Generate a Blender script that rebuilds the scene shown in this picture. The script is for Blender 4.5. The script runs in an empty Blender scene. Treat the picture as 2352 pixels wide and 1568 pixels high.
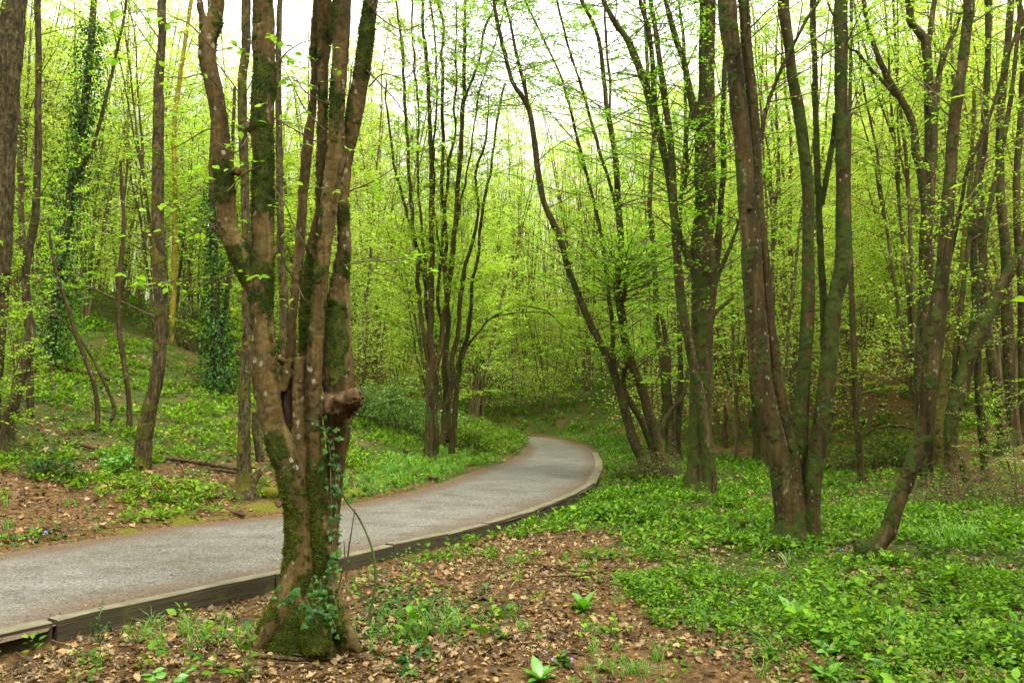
import bpy, math, random
import numpy as np
from mathutils import Vector
random.seed(7)
RNG = np.random.default_rng(11)
S = bpy.context.scene
COL = S.collection

# ------------------------------------------------------------------ camera, sky, sun, exposure
F = 1960.0                      # focal length in units of a 2352 px wide picture
HZ = 925.0                      # row of the horizon
CAMZ = 1.55
PITCH = math.atan((HZ - 784) / F)
cd = bpy.data.cameras.new('camera'); cam = bpy.data.objects.new('camera', cd); COL.objects.link(cam)
cam.location = (0, 0, CAMZ); cam.rotation_euler = (math.pi/2 + PITCH, 0, 0)
cd.sensor_width = 36; cd.lens = 36 * F / 2352; cd.clip_start = 0.05; cd.clip_end = 2000
S.camera = cam
S.render.resolution_x, S.render.resolution_y = 1024, 682

W = bpy.data.worlds.new('World'); S.world = W; W.use_nodes = True
nt = W.node_tree; nt.nodes.clear()
sky = nt.nodes.new('ShaderNodeTexSky'); sky.sky_type = 'NISHITA'; sky.sun_disc = False
SUN_EL, SUN_AZ = math.radians(58), math.radians(150)
sky.sun_elevation = SUN_EL; sky.sun_rotation = SUN_AZ
mix = nt.nodes.new('ShaderNodeMixRGB'); mix.inputs[0].default_value = 0.86
tcw = nt.nodes.new('ShaderNodeTexCoord'); sxw = nt.nodes.new('ShaderNodeSeparateXYZ'); nt.links.new(tcw.outputs['Generated'], sxw.inputs[0])
mrw = nt.nodes.new('ShaderNodeMapRange'); mrw.inputs[1].default_value = 0; mrw.inputs[2].default_value = 1; mrw.inputs[3].default_value = .19; mrw.inputs[4].default_value = 1; nt.links.new(sxw.outputs[2], mrw.inputs[0])
cld = nt.nodes.new('ShaderNodeMixRGB'); cld.blend_type = 'MULTIPLY'; cld.inputs[0].default_value = 1; cld.inputs[1].default_value = (16.5, 16.3, 15.0, 1)   # overcast cloud, three to five times brighter overhead than low down
nt.links.new(mrw.outputs[0], cld.inputs[2]); nt.links.new(cld.outputs[0], mix.inputs[2])
bg = nt.nodes.new('ShaderNodeBackground'); bg.inputs[1].default_value = 0.12
wo = nt.nodes.new('ShaderNodeOutputWorld')
nt.links.new(sky.outputs[0], mix.inputs[1]); nt.links.new(mix.outputs[0], bg.inputs[0]); nt.links.new(bg.outputs[0], wo.inputs[0])
ld = bpy.data.lights.new('sun', 'SUN'); ld.energy = 1.5; ld.angle = math.radians(18); ld.color = (1, .96, .88)
lo = bpy.data.objects.new('sun', ld); COL.objects.link(lo)
sd = Vector((math.sin(SUN_AZ)*math.cos(SUN_EL), math.cos(SUN_AZ)*math.cos(SUN_EL), math.sin(SUN_EL)))
lo.rotation_euler = sd.to_track_quat('Z', 'Y').to_euler()
S.view_settings.view_transform = 'Standard'; S.view_settings.look = 'None'
S.view_settings.exposure = 1.5; S.view_settings.gamma = 1
cy = S.cycles
cy.max_bounces = 12; cy.diffuse_bounces = 9; cy.glossy_bounces = 2; cy.transmission_bounces = 9; cy.transparent_max_bounces = 4
cy.use_denoising = True; cy.use_adaptive_sampling = True; cy.adaptive_threshold = 0.02
cy.caustics_reflective = False; cy.caustics_refractive = False

# ------------------------------------------------------------------ numeric helpers
cT, sT = math.cos(PITCH), math.sin(PITCH)
def P(u, v, Y):
    """a picture direction taken to depth Y as a world point"""
    xc = (u - 1176) / F; zc = -(v - 784) / F
    y = cT - zc * sT; z = sT + zc * cT
    return np.array([xc / y * Y, Y, CAMZ + z / y * Y])
def proj(x, y, z):
    d = y * cT + (z - CAMZ) * sT; zz = -y * sT + (z - CAMZ) * cT
    d = np.where(d > .2, d, .2)
    return 1176 + F * x / d, 784 - F * zz / d
def _h(ix, iy, iz, s):
    n = (ix.astype(np.int64) * 374761393 + iy.astype(np.int64) * 668265263 + iz.astype(np.int64) * 2147483647 + s * 974634777)
    n = (n ^ (n >> 13)) * 1274126177; n = n & 0xffffffff; n = ((n ^ (n >> 16)) * 2246822519) & 0xffffffff
    return ((n ^ (n >> 15)) & 0xffff) / 65535.0
def vn3(x, y, z, s=0):
    ix, iy, iz = np.floor(x), np.floor(y), np.floor(z); fx, fy, fz = x-ix, y-iy, z-iz
    fx = fx*fx*(3-2*fx); fy = fy*fy*(3-2*fy); fz = fz*fz*(3-2*fz); r = 0
    for a in (0, 1):
        for b in (0, 1):
            for c in (0, 1):
                r = r + _h(ix+a, iy+b, iz+c, s) * (fx if a else 1-fx) * (fy if b else 1-fy) * (fz if c else 1-fz)
    return r
def vn2(x, y, s=0):
    return vn3(x, y, np.zeros_like(x) + .5*0, s)
def fbm2(x, y, o=4, s=0):
    r = 0; a = .5
    for i in range(o): r = r + a * vn2(x * 2**i, y * 2**i, s + i); a *= .5
    return r
def fbm3(p, f, o=3, s=0):
    r = 0; a = .5
    for i in range(o): r = r + a * vn3(p[:, 0]*f*2**i, p[:, 1]*f*2**i, p[:, 2]*f*2**i, s + i); a *= .5
    return r / (1 - .5**o)
def sst(x, a, b):
    t = np.clip((x - a) / (b - a), 0, 1); return t*t*(3-2*t)
def inpoly(px, py, poly):
    r = np.zeros(px.shape, bool); n = len(poly)
    for i in range(n):
        x1, y1 = poly[i]; x2, y2 = poly[(i+1) % n]
        if y1 == y2: continue
        c = ((y1 > py) != (y2 > py)) & (px < (x2-x1) * (py-y1) / (y2-y1) + x1); r ^= c
    return r
def dpoly(px, py, pl):
    d = np.full(px.shape, 1e9)
    for (x1, y1), (x2, y2) in zip(pl[:-1], pl[1:]):
        dx, dy = x2-x1, y2-y1; t = np.clip(((px-x1)*dx + (py-y1)*dy) / (dx*dx+dy*dy), 0, 1)
        d = np.minimum(d, np.hypot(px-x1-t*dx, py-y1-t*dy))
    return d
def catmull(pts, n):
    p = np.array(pts, float); p = np.vstack([2*p[0]-p[1], p, 2*p[-1]-p[-2]]); m = len(p) - 3
    t = np.linspace(0, m, n); i = np.minimum(t.astype(int), m-1); f = (t - i)[:, None]
    a, b, c, d = p[i], p[i+1], p[i+2], p[i+3]
    return .5 * (2*b + (c-a)*f + (2*a-5*b+4*c-d)*f**2 + (3*b-a-3*c+d)*f**3)
def nrm(v): return v / np.maximum(np.linalg.norm(v, axis=-1, keepdims=True), 1e-9)

# ------------------------------------------------------------------ mesh helpers
class Geo:
    def __init__(s): s.V = []; s.T = []; s.Q = []; s.n = 0
    def add(s, V, T=None, Q=None):
        V = np.asarray(V, float).reshape(-1, 3)
        if T is not None and len(T): s.T.append(np.asarray(T).reshape(-1, 3) + s.n)
        if Q is not None and len(Q): s.Q.append(np.asarray(Q).reshape(-1, 4) + s.n)
        s.V.append(V); s.n += len(V); return s
    def arr(s):
        V = np.vstack(s.V) if s.V else np.zeros((0, 3))
        T = np.vstack(s.T) if s.T else np.zeros((0, 3), int); Q = np.vstack(s.Q) if s.Q else np.zeros((0, 4), int)
        return V, T, Q
def make_mesh(name, geo, mat, smooth=True, attrs=None):
    V, T, Q = geo.arr() if isinstance(geo, Geo) else geo
    me = bpy.data.meshes.new(name); me.vertices.add(len(V)); me.vertices.foreach_set('co', V.astype(np.float32).ravel())
    L = np.concatenate([T.ravel(), Q.ravel()]).astype(np.int32)
    me.loops.add(len(L)); me.loops.foreach_set('vertex_index', L)
    st = np.concatenate([np.arange(len(T))*3, len(T)*3 + np.arange(len(Q))*4]).astype(np.int32)
    me.polygons.add(len(st)); me.polygons.foreach_set('loop_start', st)
    me.polygons.foreach_set('use_smooth', np.full(len(st), smooth))
    for k, a in (attrs or {}).items():
        at = me.attributes.new(k, 'FLOAT', 'POINT'); at.data.foreach_set('value', np.asarray(a, np.float32))
    me.update(calc_edges=True); me.validate()
    if mat is not None: me.materials.append(mat)
    return me
def obj(name, me, parent=None, loc=None):
    o = bpy.data.objects.new(name, me); COL.objects.link(o)
    if parent is not None: o.parent = parent
    if loc is not None: o.location = loc
    return o
def tag(o, label=None, cat=None, group=None, kind=None):
    if label: o['label'] = label
    if cat: o['category'] = cat
    if group: o['group'] = group
    if kind: o['kind'] = kind
    return o
def tubes(P_, R_, n, geo=None, cap=False):
    """P_ (M,K,3), R_ (M,K): many tapered tubes at once"""
    geo = geo or Geo(); P_ = np.asarray(P_, float); M, K, _ = P_.shape
    if M == 0: return geo
    t = nrm(np.gradient(P_, axis=1)); ref = np.where(np.abs(t[:, :1, 2:3]) > .8, [[[1., 0, 0]]], [[[0, 0, 1.]]])
    a = nrm(np.cross(t, np.broadcast_to(ref, t.shape))); b = np.cross(t, a)
    an = np.arange(n) * 2*math.pi/n
    V = P_[:, :, None] + R_[:, :, None, None] * (a[:, :, None]*np.cos(an)[None, None, :, None] + b[:, :, None]*np.sin(an)[None, None, :, None])
    m, k, j = np.meshgrid(np.arange(M), np.arange(K-1), np.arange(n), indexing='ij'); j2 = (j+1) % n
    I = lambda m, k, j: (m*K + k)*n + j
    Q = np.stack([I(m, k, j), I(m, k, j2), I(m, k+1, j2), I(m, k+1, j)], -1).reshape(-1, 4)[:, ::-1]
    geo.add(V, Q=Q)
    if cap and n == 4: pass
    if cap:
        base = geo.n
        for e in (0, K-1):
            c = P_[:, e]; idx0 = (np.arange(M)*K + e)*n + (base - M*K*n)
            nb = geo.n; tri = []
            for jj in range(n):
                x, y = idx0+jj, idx0+(jj+1) % n
                tri.append(np.stack([nb+np.arange(M), x, y] if e else [nb+np.arange(M), y, x], -1))
            geo.V.append(c); geo.n += M; geo.T.append(np.concatenate(tri))
    return geo
def scatter(tmpl, pos, X, Y_, Z, scale, geo=None):
    """copy one template (V,T,Q) to many frames"""
    geo = geo or Geo(); V, T, Q = tmpl; N = len(pos)
    if N == 0: return geo
    s = np.broadcast_to(np.asarray(scale, float), (N,))[:, None, None]
    W_ = pos[:, None] + s * (V[None, :, 0:1]*X[:, None] + V[None, :, 1:2]*Y_[:, None] + V[None, :, 2:3]*Z[:, None])
    off = (np.arange(N)*len(V))[:, None, None]
    geo.add(W_, (T[None]+off).reshape(-1, 3) if len(T) else None, (Q[None]+off).reshape(-1, 4) if len(Q) else None)
    return geo
def frames(d, up):
    """leaf frames: Y along d, Z near up"""
    Y_ = nrm(d); X = nrm(np.cross(Y_, up)); Z = np.cross(X, Y_); return X, Y_, Z
def rotz_frames(N, rng, tilt=.15):
    a = rng.uniform(0, 2*math.pi, N); Z = nrm(np.stack([rng.normal(0, tilt, N), rng.normal(0, tilt, N), np.ones(N)], -1))
    Y_ = np.stack([np.cos(a), np.sin(a), np.zeros(N)], -1); X = nrm(np.cross(Y_, Z)); Y_ = np.cross(Z, X); return X, Y_, Z
E3 = np.zeros((0, 3), int); E4 = np.zeros((0, 4), int)
LEAF4 = (np.array([[0, 0, 0], [.30, .42, .07], [0, 1, -.02], [-.30, .42, .07]]), np.array([[0, 1, 2], [0, 2, 3]]), E4)
LEAF8 = (np.array([[0, 0, 0], [.27, .28, .06], [.29, .58, .03], [0, 1, -.12], [-.29, .58, .03], [-.27, .28, .06], [0, .3, 0], [0, .62, -.02]]),
         np.array([[0, 1, 6], [0, 6, 5], [7, 2, 3], [7, 3, 4]]), np.array([[6, 1, 2, 7], [6, 7, 4, 5]]))
IVY = (np.array([[0, .18, 0], [.22, 0, -.05], [.52, .22, -.08], [.30, .5, .0], [.2, .72, -.02], [0, 1.05, -.12], [-.2, .72, -.02], [-.30, .5, 0], [-.52, .22, -.08], [-.22, 0, -.05], [0, .45, .03]]),
       np.array([[10, 0, 1], [10, 1, 2], [10, 2, 3], [10, 3, 4], [10, 4, 5], [10, 5, 6], [10, 6, 7], [10, 7, 8], [10, 8, 9], [10, 9, 0]]), E4)
def dead_leaf(seed):
    r = np.random.default_rng(seed); n = 5; V = []
    c1, c2, tw = r.uniform(-.6, .7), r.uniform(.1, .9), r.uniform(-.5, .5)
    for i in range(n+1):
        t = i/n; w = .30*math.sin(math.pi*min(1, t*.9+.06))**.8 * (1 + (.35 if i % 2 else -.25) * (seed % 2))
        for sx in (-1, 0, 1):
            x = sx*w; z = c2*x*x*3 + c1*(t-.5)**2 + tw*x*(t-.5) + r.normal(0, .02)
            V.append([x, t, z])
    V = np.array(V); V[:, 2] -= V[:, 2].min(); Q = []
    for i in range(n):
        for j in range(2): a = i*3+j; Q.append([a, a+1, a+4, a+3])
    return V, E3, np.array(Q)
DEAD = [dead_leaf(i) for i in range(6)]

# ------------------------------------------------------------------ materials
def mat(name):
    m = bpy.data.materials.new(name); m.use_nodes = True; n = m.node_tree; n.nodes.clear(); return m, n
class NB:
    def __init__(s, name): s.m, s.t = mat(name)
    def n(s, typ, **kw):
        x = s.t.nodes.new('ShaderNode' + typ)
        for k, v in kw.items(): setattr(x, k, v)
        return x
    def l(s, a, b): s.t.links.new(a, b)
    def coord(s, scale=(1, 1, 1), kind='Object'):
        c = s.n('TexCoord'); m = s.n('Mapping'); m.inputs['Scale'].default_value = scale; s.l(c.outputs[kind], m.inputs[0]); return m.outputs[0]
    def noise(s, vec, scale, detail=4, rough=.55, dist=0):
        x = s.n('TexNoise'); x.inputs['Scale'].default_value = scale; x.inputs['Detail'].default_value = detail
        x.inputs['Roughness'].default_value = rough; x.inputs['Distortion'].default_value = dist; s.l(vec, x.inputs['Vector']); return x.outputs['Fac']
    def ramp(s, fac, stops):
        x = s.n('ValToRGB'); e = x.color_ramp.elements
        while len(e) < len(stops): e.new(.5)
        for el, (p, c) in zip(e, stops): el.position = p; el.color = (*c, 1) if len(c) == 3 else c
        s.l(fac, x.inputs[0]); return x.outputs[0]
    def mixc(s, fac, a, b, mode='MIX'):
        x = s.n('MixRGB', blend_type=mode)
        for i, v in zip((0, 1, 2), (fac, a, b)):
            if isinstance(v, (int, float)): x.inputs[i].default_value = v if i == 0 else (v, v, v, 1)
            elif isinstance(v, tuple): x.inputs[i].default_value = (*v, 1)
            else: s.l(v, x.inputs[i])
        return x.outputs[0]
    def math(s, op, a, b=0):
        x = s.n('Math', operation=op)
        for i, v in zip((0, 1), (a, b)):
            if isinstance(v, (int, float)): x.inputs[i].default_value = v
            else: s.l(v, x.inputs[i])
        return x.outputs[0]
    def attr(s, name): return s.n('Attribute', attribute_name=name).outputs['Fac']
    def bump(s, h, strength, dist, prev=None):
        x = s.n('Bump'); x.inputs['Strength'].default_value = strength; x.inputs['Distance'].default_value = dist; s.l(h, x.inputs['Height'])
        if prev: s.l(prev, x.inputs['Normal'])
        return x.outputs[0]
    def out(s, col, rough=.85, bump=None, spec=.25):
        b = s.n('BsdfPrincipled'); o = s.n('OutputMaterial')
        if isinstance(col, tuple): b.inputs['Base Color'].default_value = (*col, 1)
        else: s.l(col, b.inputs['Base Color'])
        if isinstance(rough, (int, float)): b.inputs['Roughness'].default_value = rough
        else: s.l(rough, b.inputs['Roughness'])
        b.inputs['Specular IOR Level'].default_value = spec
        if bump: s.l(bump, b.inputs['Normal'])
        s.l(b.outputs[0], o.inputs[0]); return s.m
def leaf_mat(name, stops, trans=.45, tcol=1.25, gloss=0.03, objvar=True):
    b = NB(name); g = b.n('NewGeometry'); r = g.outputs['Random Per Island']
    c = b.ramp(r, stops)
    if objvar:
        oi = b.n('ObjectInfo'); hsv = b.n('HueSaturation'); b.l(c, hsv.inputs['Color'])
        mr = b.n('MapRange'); mr.inputs[3].default_value = .485; mr.inputs[4].default_value = .515; b.l(oi.outputs['Random'], mr.inputs[0]); b.l(mr.outputs[0], hsv.inputs['Hue'])
        mv = b.n('MapRange'); mv.inputs[3].default_value = .85; mv.inputs[4].default_value = 1.15
        b.l(b.math('FRACT', b.math('MULTIPLY', oi.outputs['Random'], 7.3)), mv.inputs[0]); b.l(mv.outputs[0], hsv.inputs['Value']); c = hsv.outputs[0]
    d = b.n('BsdfDiffuse'); t = b.n('BsdfTranslucent'); mx = b.n('MixShader'); mx.inputs[0].default_value = trans
    b.l(c, d.inputs[0]); tc = b.mixc(1.0, c, (tcol, tcol*.98, tcol*.5), 'MULTIPLY'); b.l(tc, t.inputs[0])
    b.l(d.outputs[0], mx.inputs[1]); b.l(t.outputs[0], mx.inputs[2])
    gl = b.n('BsdfGlossy'); gl.inputs['Roughness'].default_value = .4; gl.inputs[0].default_value = (.8, .85, .8, 1)
    m2 = b.n('MixShader'); m2.inputs[0].default_value = gloss; b.l(mx.outputs[0], m2.inputs[1]); b.l(gl.outputs[0], m2.inputs[2])
    o = b.n('OutputMaterial'); b.l(m2.outputs[0], o.inputs[0]); return b.m
def bark_mat(name, ca, cb, cc, moss_amt=.0, use_attr=False, stretch=.12, scale=9, lichen=.5, mossc=((.010, .018, .003), (.050, .075, .010)), ridges=.8):
    b = NB(name); v = b.coord((1, 1, stretch)); v1 = b.coord((1, 1, 1))
    n1 = b.noise(v, scale, 5, .6); n2 = b.noise(v1, scale*.28, 3)
    c = b.ramp(n1, [(.28, ca), (.52, cb), (.75, cc)])
    c = b.mixc(b.ramp(n2, [(.35, (0, 0, 0)), (.7, (1, 1, 1))]), c, b.mixc(.6, c, tuple(x*.45 for x in ca)))
    vo = b.n('TexVoronoi'); vo.inputs['Scale'].default_value = 14; b.l(b.coord((1, 1, .7)), vo.inputs['Vector'])
    ds = b.math('ADD', vo.outputs['Distance'], b.math('MULTIPLY', b.noise(v1, 60, 3), .35))
    lf = b.ramp(ds, [(.34, (1, 1, 1)), (.40, (0, 0, 0))]); lm = b.ramp(b.noise(v1, 3.2, 2), [(.40, (0, 0, 0)), (.55, (1, 1, 1))])
    lf = b.mixc(1.0, lf, lm, 'MULTIPLY'); lf2 = b.math('MULTIPLY', lf, lichen)
    c = b.mixc(lf2, c, (.30, .29, .20))
    fine = b.noise(v1, 90, 4, .7); mc = b.ramp(fine, [(.3, mossc[0]), (.7, mossc[1])]); lent = b.ramp(b.noise(v1, 120, 2, .6), [(.62, (0, 0, 0)), (.68, (.7, .7, .7))]); c = b.mixc(lent, c, tuple(x*.5 for x in ca)); hz = b.ramp(b.noise(b.coord((1, 1, .35)), 34, 4, .7), [(.3, (.55, .55, .55)), (.7, (1.3, 1.28, 1.2))]); c = b.mixc(1, c, hz, 'MULTIPLY')
    alg = b.ramp(b.noise(v1, 5.5, 5, .7), [(.45, (0, 0, 0)), (.75, (.5, .5, .5))]); c = b.mixc(alg, c, b.ramp(n1, [(.3, (.022, .026, .008)), (.7, (.10, .10, .032))]))
    crk = b.ramp(b.noise(b.coord((1, 1, 3.2)), 26, 4, .7), [(.30, (0, 0, 0)), (.40, (1, 1, 1))]); c = b.mixc(.75, c, b.mixc(1, c, crk, 'MULTIPLY'))
    # moss on the tree: where the mesh says so, or by patches
    if use_attr: mo = b.math('ADD', b.attr('moss'), b.math('MULTIPLY', b.math('SUBTRACT', b.noise(v1, 28, 4, .65), .5), .9)); mo = b.math('ADD', mo, b.math('MULTIPLY', b.math('SUBTRACT', b.noise(v1, 110, 3, .7), .5), .7)); mo = b.ramp(mo, [(.40, (0, 0, 0)), (.62, (1, 1, 1))])
    else: mo = b.ramp(b.noise(v1, 4.5, 4, .6), [(.62-moss_amt, (0, 0, 0)), (.70-moss_amt, (1, 1, 1))])
    c = b.mixc(mo, c, b.mixc(b.ramp(b.noise(v1, 7, 3), [(.4, (0, 0, 0)), (.7, (.7, .7, .7))]), mc, tuple(x*k for x, k in zip(mossc[1], (1.5, 1.15, 1.1))) if not name.startswith('orange') else (.105, .115, .016)))
    hb = b.math('ADD', b.math('MULTIPLY', n1, 1.0), b.math('MULTIPLY', b.noise(v1, 45, 4, .6), .35))
    bp = b.bump(hb, ridges, .02); bp2 = b.bump(b.math('MULTIPLY', fine, mo), .8, .02, bp)
    return b.out(c, .9, bp2, .15)

M = {}
M['bark_main'] = bark_mat('orange_brown_bark', (.030, .020, .007), (.120, .076, .024), (.23, .17, .072), use_attr=True, scale=7, lichen=.75)
M['bark_mid'] = bark_mat('brown_bark', (.018, .012, .004), (.066, .042, .013), (.135, .098, .040), use_attr=True, scale=8, lichen=.6)
M['bark_rough'] = bark_mat('rough_bark', (.014, .010, .004), (.072, .052, .022), (.16, .125, .062), use_attr=True, scale=24, stretch=.22, lichen=.2, ridges=1.0,
                           mossc=((.02, .025, .004), (.10, .10, .014)))
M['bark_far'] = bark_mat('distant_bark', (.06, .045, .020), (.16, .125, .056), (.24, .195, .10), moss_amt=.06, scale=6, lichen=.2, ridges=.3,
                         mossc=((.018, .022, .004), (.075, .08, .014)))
M['bark_yellow'] = bark_mat('yellow_bark', (.16, .12, .02), (.36, .28, .03), (.46, .36, .06), moss_amt=-.02, scale=6, lichen=.0, ridges=.3)
M['twig'] = NB('twig_bark').out((.085, .055, .026), .8)
M['dead_wood'] = bark_mat('dead_wood', (.022, .013, .007), (.10, .058, .028), (.22, .14, .075), moss_amt=-.08, scale=22, stretch=.3, lichen=.2, ridges=1.0)
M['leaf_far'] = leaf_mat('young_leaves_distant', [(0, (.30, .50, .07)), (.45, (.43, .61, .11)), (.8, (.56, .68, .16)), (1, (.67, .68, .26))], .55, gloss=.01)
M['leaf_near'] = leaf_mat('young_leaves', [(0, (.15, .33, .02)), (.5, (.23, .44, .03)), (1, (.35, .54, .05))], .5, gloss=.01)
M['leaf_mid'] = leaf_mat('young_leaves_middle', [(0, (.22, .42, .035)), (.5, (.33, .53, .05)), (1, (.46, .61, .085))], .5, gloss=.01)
M['ivy'] = leaf_mat('ivy_leaves', [(0, (.012, .045, .006)), (.6, (.026, .085, .010)), (1, (.06, .15, .014))], .2, 1.4, .015, False)
M['herb'] = leaf_mat('herb_leaves', [(0, (.026, .072, .005)), (.35, (.056, .14, .007)), (.7, (.10, .22, .009)), (1, (.18, .31, .013))], .35, 1.3, .012, False)
M['herb_left'] = leaf_mat('bank_herb_leaves', [(0, (.04, .10, .006)), (.5, (.11, .22, .010)), (1, (.22, .35, .016))], .35, 1.3, .012, False)
M['herb_bright'] = leaf_mat('broad_herb_leaves', [(0, (.05, .14, .008)), (.5, (.10, .25, .010)), (1, (.20, .38, .016))], .35, 1.3, .012, False)
M['bright_leaf'] = leaf_mat('bright_green_leaves', [(0, (.08, .26, .012)), (1, (.14, .36, .018))], .4, 1.2, .06, False)
M['grass'] = leaf_mat('grass_blades', [(0, (.07, .20, .015)), (.6, (.12, .30, .02)), (1, (.22, .36, .04))], .35, 1.3, .04, False)
M['bush'] = leaf_mat('bramble_leaves', [(0, (.06, .15, .016)), (.5, (.115, .26, .025)), (1, (.22, .40, .04))], .35, 1.3, .06, False)
M['dry'] = leaf_mat('dry_leaves', [(0, (.03, .019, .008)), (.3, (.10, .062, .025)), (.6, (.22, .14, .057)), (.85, (.39, .27, .125)), (1, (.24, .105, .032))], .15, 1.2, .03, False)
M['straw'] = NB('straw_twigs').out((.11, .072, .032), .8)
M['petal'] = NB('violet_petals').out((.20, .17, .62), .6)
M['petal_yellow'] = NB('yellow_petals').out((.62, .55, .03), .6)

# ------------------------------------------------------------------ the lie of the land
def path_z(Y): return -0.2 * sst(np.asarray(Y, float), 13, 32)
def on_path(u, v):
    Y = 10.
    for _ in range(12):
        a = P(u, v, 1.0); k = (CAMZ - float(path_z(Y))) / (CAMZ - a[2]); Y = k
    return (a[0]*k, k)
PL_D = [(0,1268),(200,1237),(400,1205),(560,1190),(650,1178),(800,1155),(900,1137),(1010,1107),(1085,1080),(1150,1062),(1185,1045),(1198,1028),(1190,1012),(1160,1001)]
PR_D = [(0,1475),(126,1436),(314,1380),(456,1354),(634,1325),(778,1289),(904,1257),(1029,1231),(1124,1207),(1213,1181),(1318,1139),(1365,1113),(1383,1082),(1383,1061),(1373,1042),(1349,1025),(1297,1010),(1240,1003)]
PL = [on_path(*q) for q in PL_D]; PR = [on_path(*q) for q in PR_D]
def ext(pl, end, k):
    a, b = (pl[0], pl[1]) if end == 0 else (pl[-1], pl[-2]); d = np.array(a)-np.array(b); d = d/np.linalg.norm(d); return tuple(np.array(a)+d*k)
PL = [(-16, -7), (-7.6, 4.3)] + PL + [(PL[-1][0]-6, PL[-1][1]+3.0), (-30, 52)]
PR = [(-12.5, -9), (-4.9, 3.2)] + PR + [(PR[-1][0]-6, PR[-1][1]+3.5), (-30, 57)]
PPOLY = PL + PR[::-1]

CT = [(0,1180,10.2),(0,1100,12),(0,1000,15),(100,930,18.5),(100,850,23),(200,760,29),(200,690,36),(0,750,27),(0,650,36),(320,1081,14),(300,1000,17),(300,900,22),
 (400,800,29),(400,720,37),(560,1136,12.2),(550,1050,15.5),(500,900,25),(500,800,34),(600,1000,18.5),(650,900,30),(800,1000,23),(800,1100,14.8),(900,950,30),(900,900,38),
 (1000,1058,21),(1100,1000,32),(1100,960,42),(1150,935,52),(1200,890,62),(1300,950,47),(1300,900,56),(1176,800,85),(1176,700,120),(800,800,75),(800,700,110),(200,700,60),(400,735,60),(400,715,100),
 (1640,1140,15.5),(1820,1255,10.25),(2000,1290,9.25),(2352,1190,13),(2000,1110,19),(1750,1080,22.5),(1500,1090,20),(2050,1090,22.5),(2300,1130,16.5),(2000,1030,26),(2000,930,32),
 (2200,1040,22),(2200,800,38),(2352,1060,17.5),(2340,950,22),(1700,1000,32),(1700,920,42),(1500,1000,34),(1600,960,40),(2200,700,48),(2000,750,50),(1700,800,60),(2352,600,55),(2200,500,85),(1800,600,90),(1500,700,100)]
cp = [tuple(P(*c)) for c in CT]
cp += [(x, y, float(path_z(y))) for x, y in PL[2:-2]] + [(x, y, float(path_z(y))) for x, y in PR[2:-2]]
cp += [(x, y, -.15) for x, y in [(-1.5, 5), (0, 4), (0, 6.5), (1.5, 9), (3, 6), (3, 11), (5, 8), (2, 2), (-2, 2), (6, 3), (0, -3), (8, -3), (7, 10)]]
cp += [(-8, 4.5, .0), (-11, 6.5, .5), (-16, 0, .5), (-14, 14, 2.2), (-20, 24, 4.2), (14, 12, -.1), (16, 20, 2.2), (30, 30, 8), (25, 5, 1), (-40, 40, 8), (-30, 0, 3)]
cp += [(-250, 150, 28), (250, 150, 45), (0, 300, 40), (-200, 320, 40), (200, 320, 50), (-250, -50, 15), (250, -50, 15), (0, -150, 2), (-90, 90, 15), (90, 90, 30), (0, 190, 24)]
cp = np.array(cp)
def tps_k(r2): return r2 * np.log(r2 + 1e-9) * .5
_n = len(cp); _d = ((cp[:, None, :2]-cp[None, :, :2])**2).sum(-1); A = np.zeros((_n+3, _n+3)); A[:_n, :_n] = tps_k(_d) + np.eye(_n)*1.5
A[:_n, _n] = 1; A[:_n, _n+1:] = cp[:, :2]; A[_n, :_n] = 1; A[_n+1:, :_n] = cp[:, :2].T
_w = np.linalg.solve(A, np.concatenate([cp[:, 2], [0, 0, 0]]))
def H0(x, y):
    z = _w[_n] + _w[_n+1]*x + _w[_n+2]*y
    for i in range(_n): z = z + _w[i]*tps_k((x-cp[i, 0])**2 + (y-cp[i, 1])**2)
    return z
def H(x, y, want=False):
    x = np.asarray(x, float); y = np.asarray(y, float); z = H0(x, y)
    ins = inpoly(x, y, PPOLY); dl = dpoly(x, y, PL); dr = dpoly(x, y, PR); pz = path_z(y)
    rough = (fbm2(x*1.3, y*1.3, 4, 3) - .47) * .16 * sst(np.minimum(dl, dr), .1, 1.2) + (fbm2(x*7, y*7, 2, 9)-.37)*.03
    left = (dl < dr)
    zl = pz + .035 + (z-pz-.0)*sst(dl, 0, 1.6) + rough + .05*sst(dl, .0, .15)*(fbm2(x*3, y*3, 3, 5))
    kd = -.15*(1-sst(y, 16, 19)) + .02
    zr = (pz + kd)*(1-sst(dr, 0, 2.5)) + z*sst(dr, 0, 2.5) + rough
    zz = np.where(left, zl, zr)
    zi = np.where(left, pz + .035 - .135*sst(dl, 0, .25), pz - .10)
    zz = np.where(ins, zi, zz)
    return (zz, ins, dl, dr) if want else zz
def HF(x, y): return float(H(np.array([x]), np.array([y]))[0])
def hits(u, v):
    """where picture directions meet the ground"""
    u = np.atleast_1d(np.asarray(u, float)); v = np.atleast_1d(np.asarray(v, float)); xc = (u-1176)/F; zc = -(v-784)/F; yy = cT-zc*sT; a = xc/yy; b = (sT+zc*cT)/yy
    lo = np.full(u.shape, 2.5); hi = np.full(u.shape, 140.); Y = np.geomspace(2.5, 140, 160)
    X_ = a[:, None]*Y; Z_ = CAMZ+b[:, None]*Y; g = H(X_.ravel(), np.tile(Y, len(u))).reshape(X_.shape); m = Z_ < g; k = np.where(m.any(1), m.argmax(1), len(Y)-1); k = np.maximum(k, 1)
    lo = Y[k-1].copy(); hi = Y[k].copy()
    for _ in range(9):
        md = (lo+hi)/2; below = CAMZ+b*md < H(a*md, md); hi = np.where(below, md, hi); lo = np.where(below, lo, md)
    return np.stack([a*hi, hi, H(a*hi, hi)], -1)
def hit(u, v): return hits([u], [v])[0]

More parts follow.
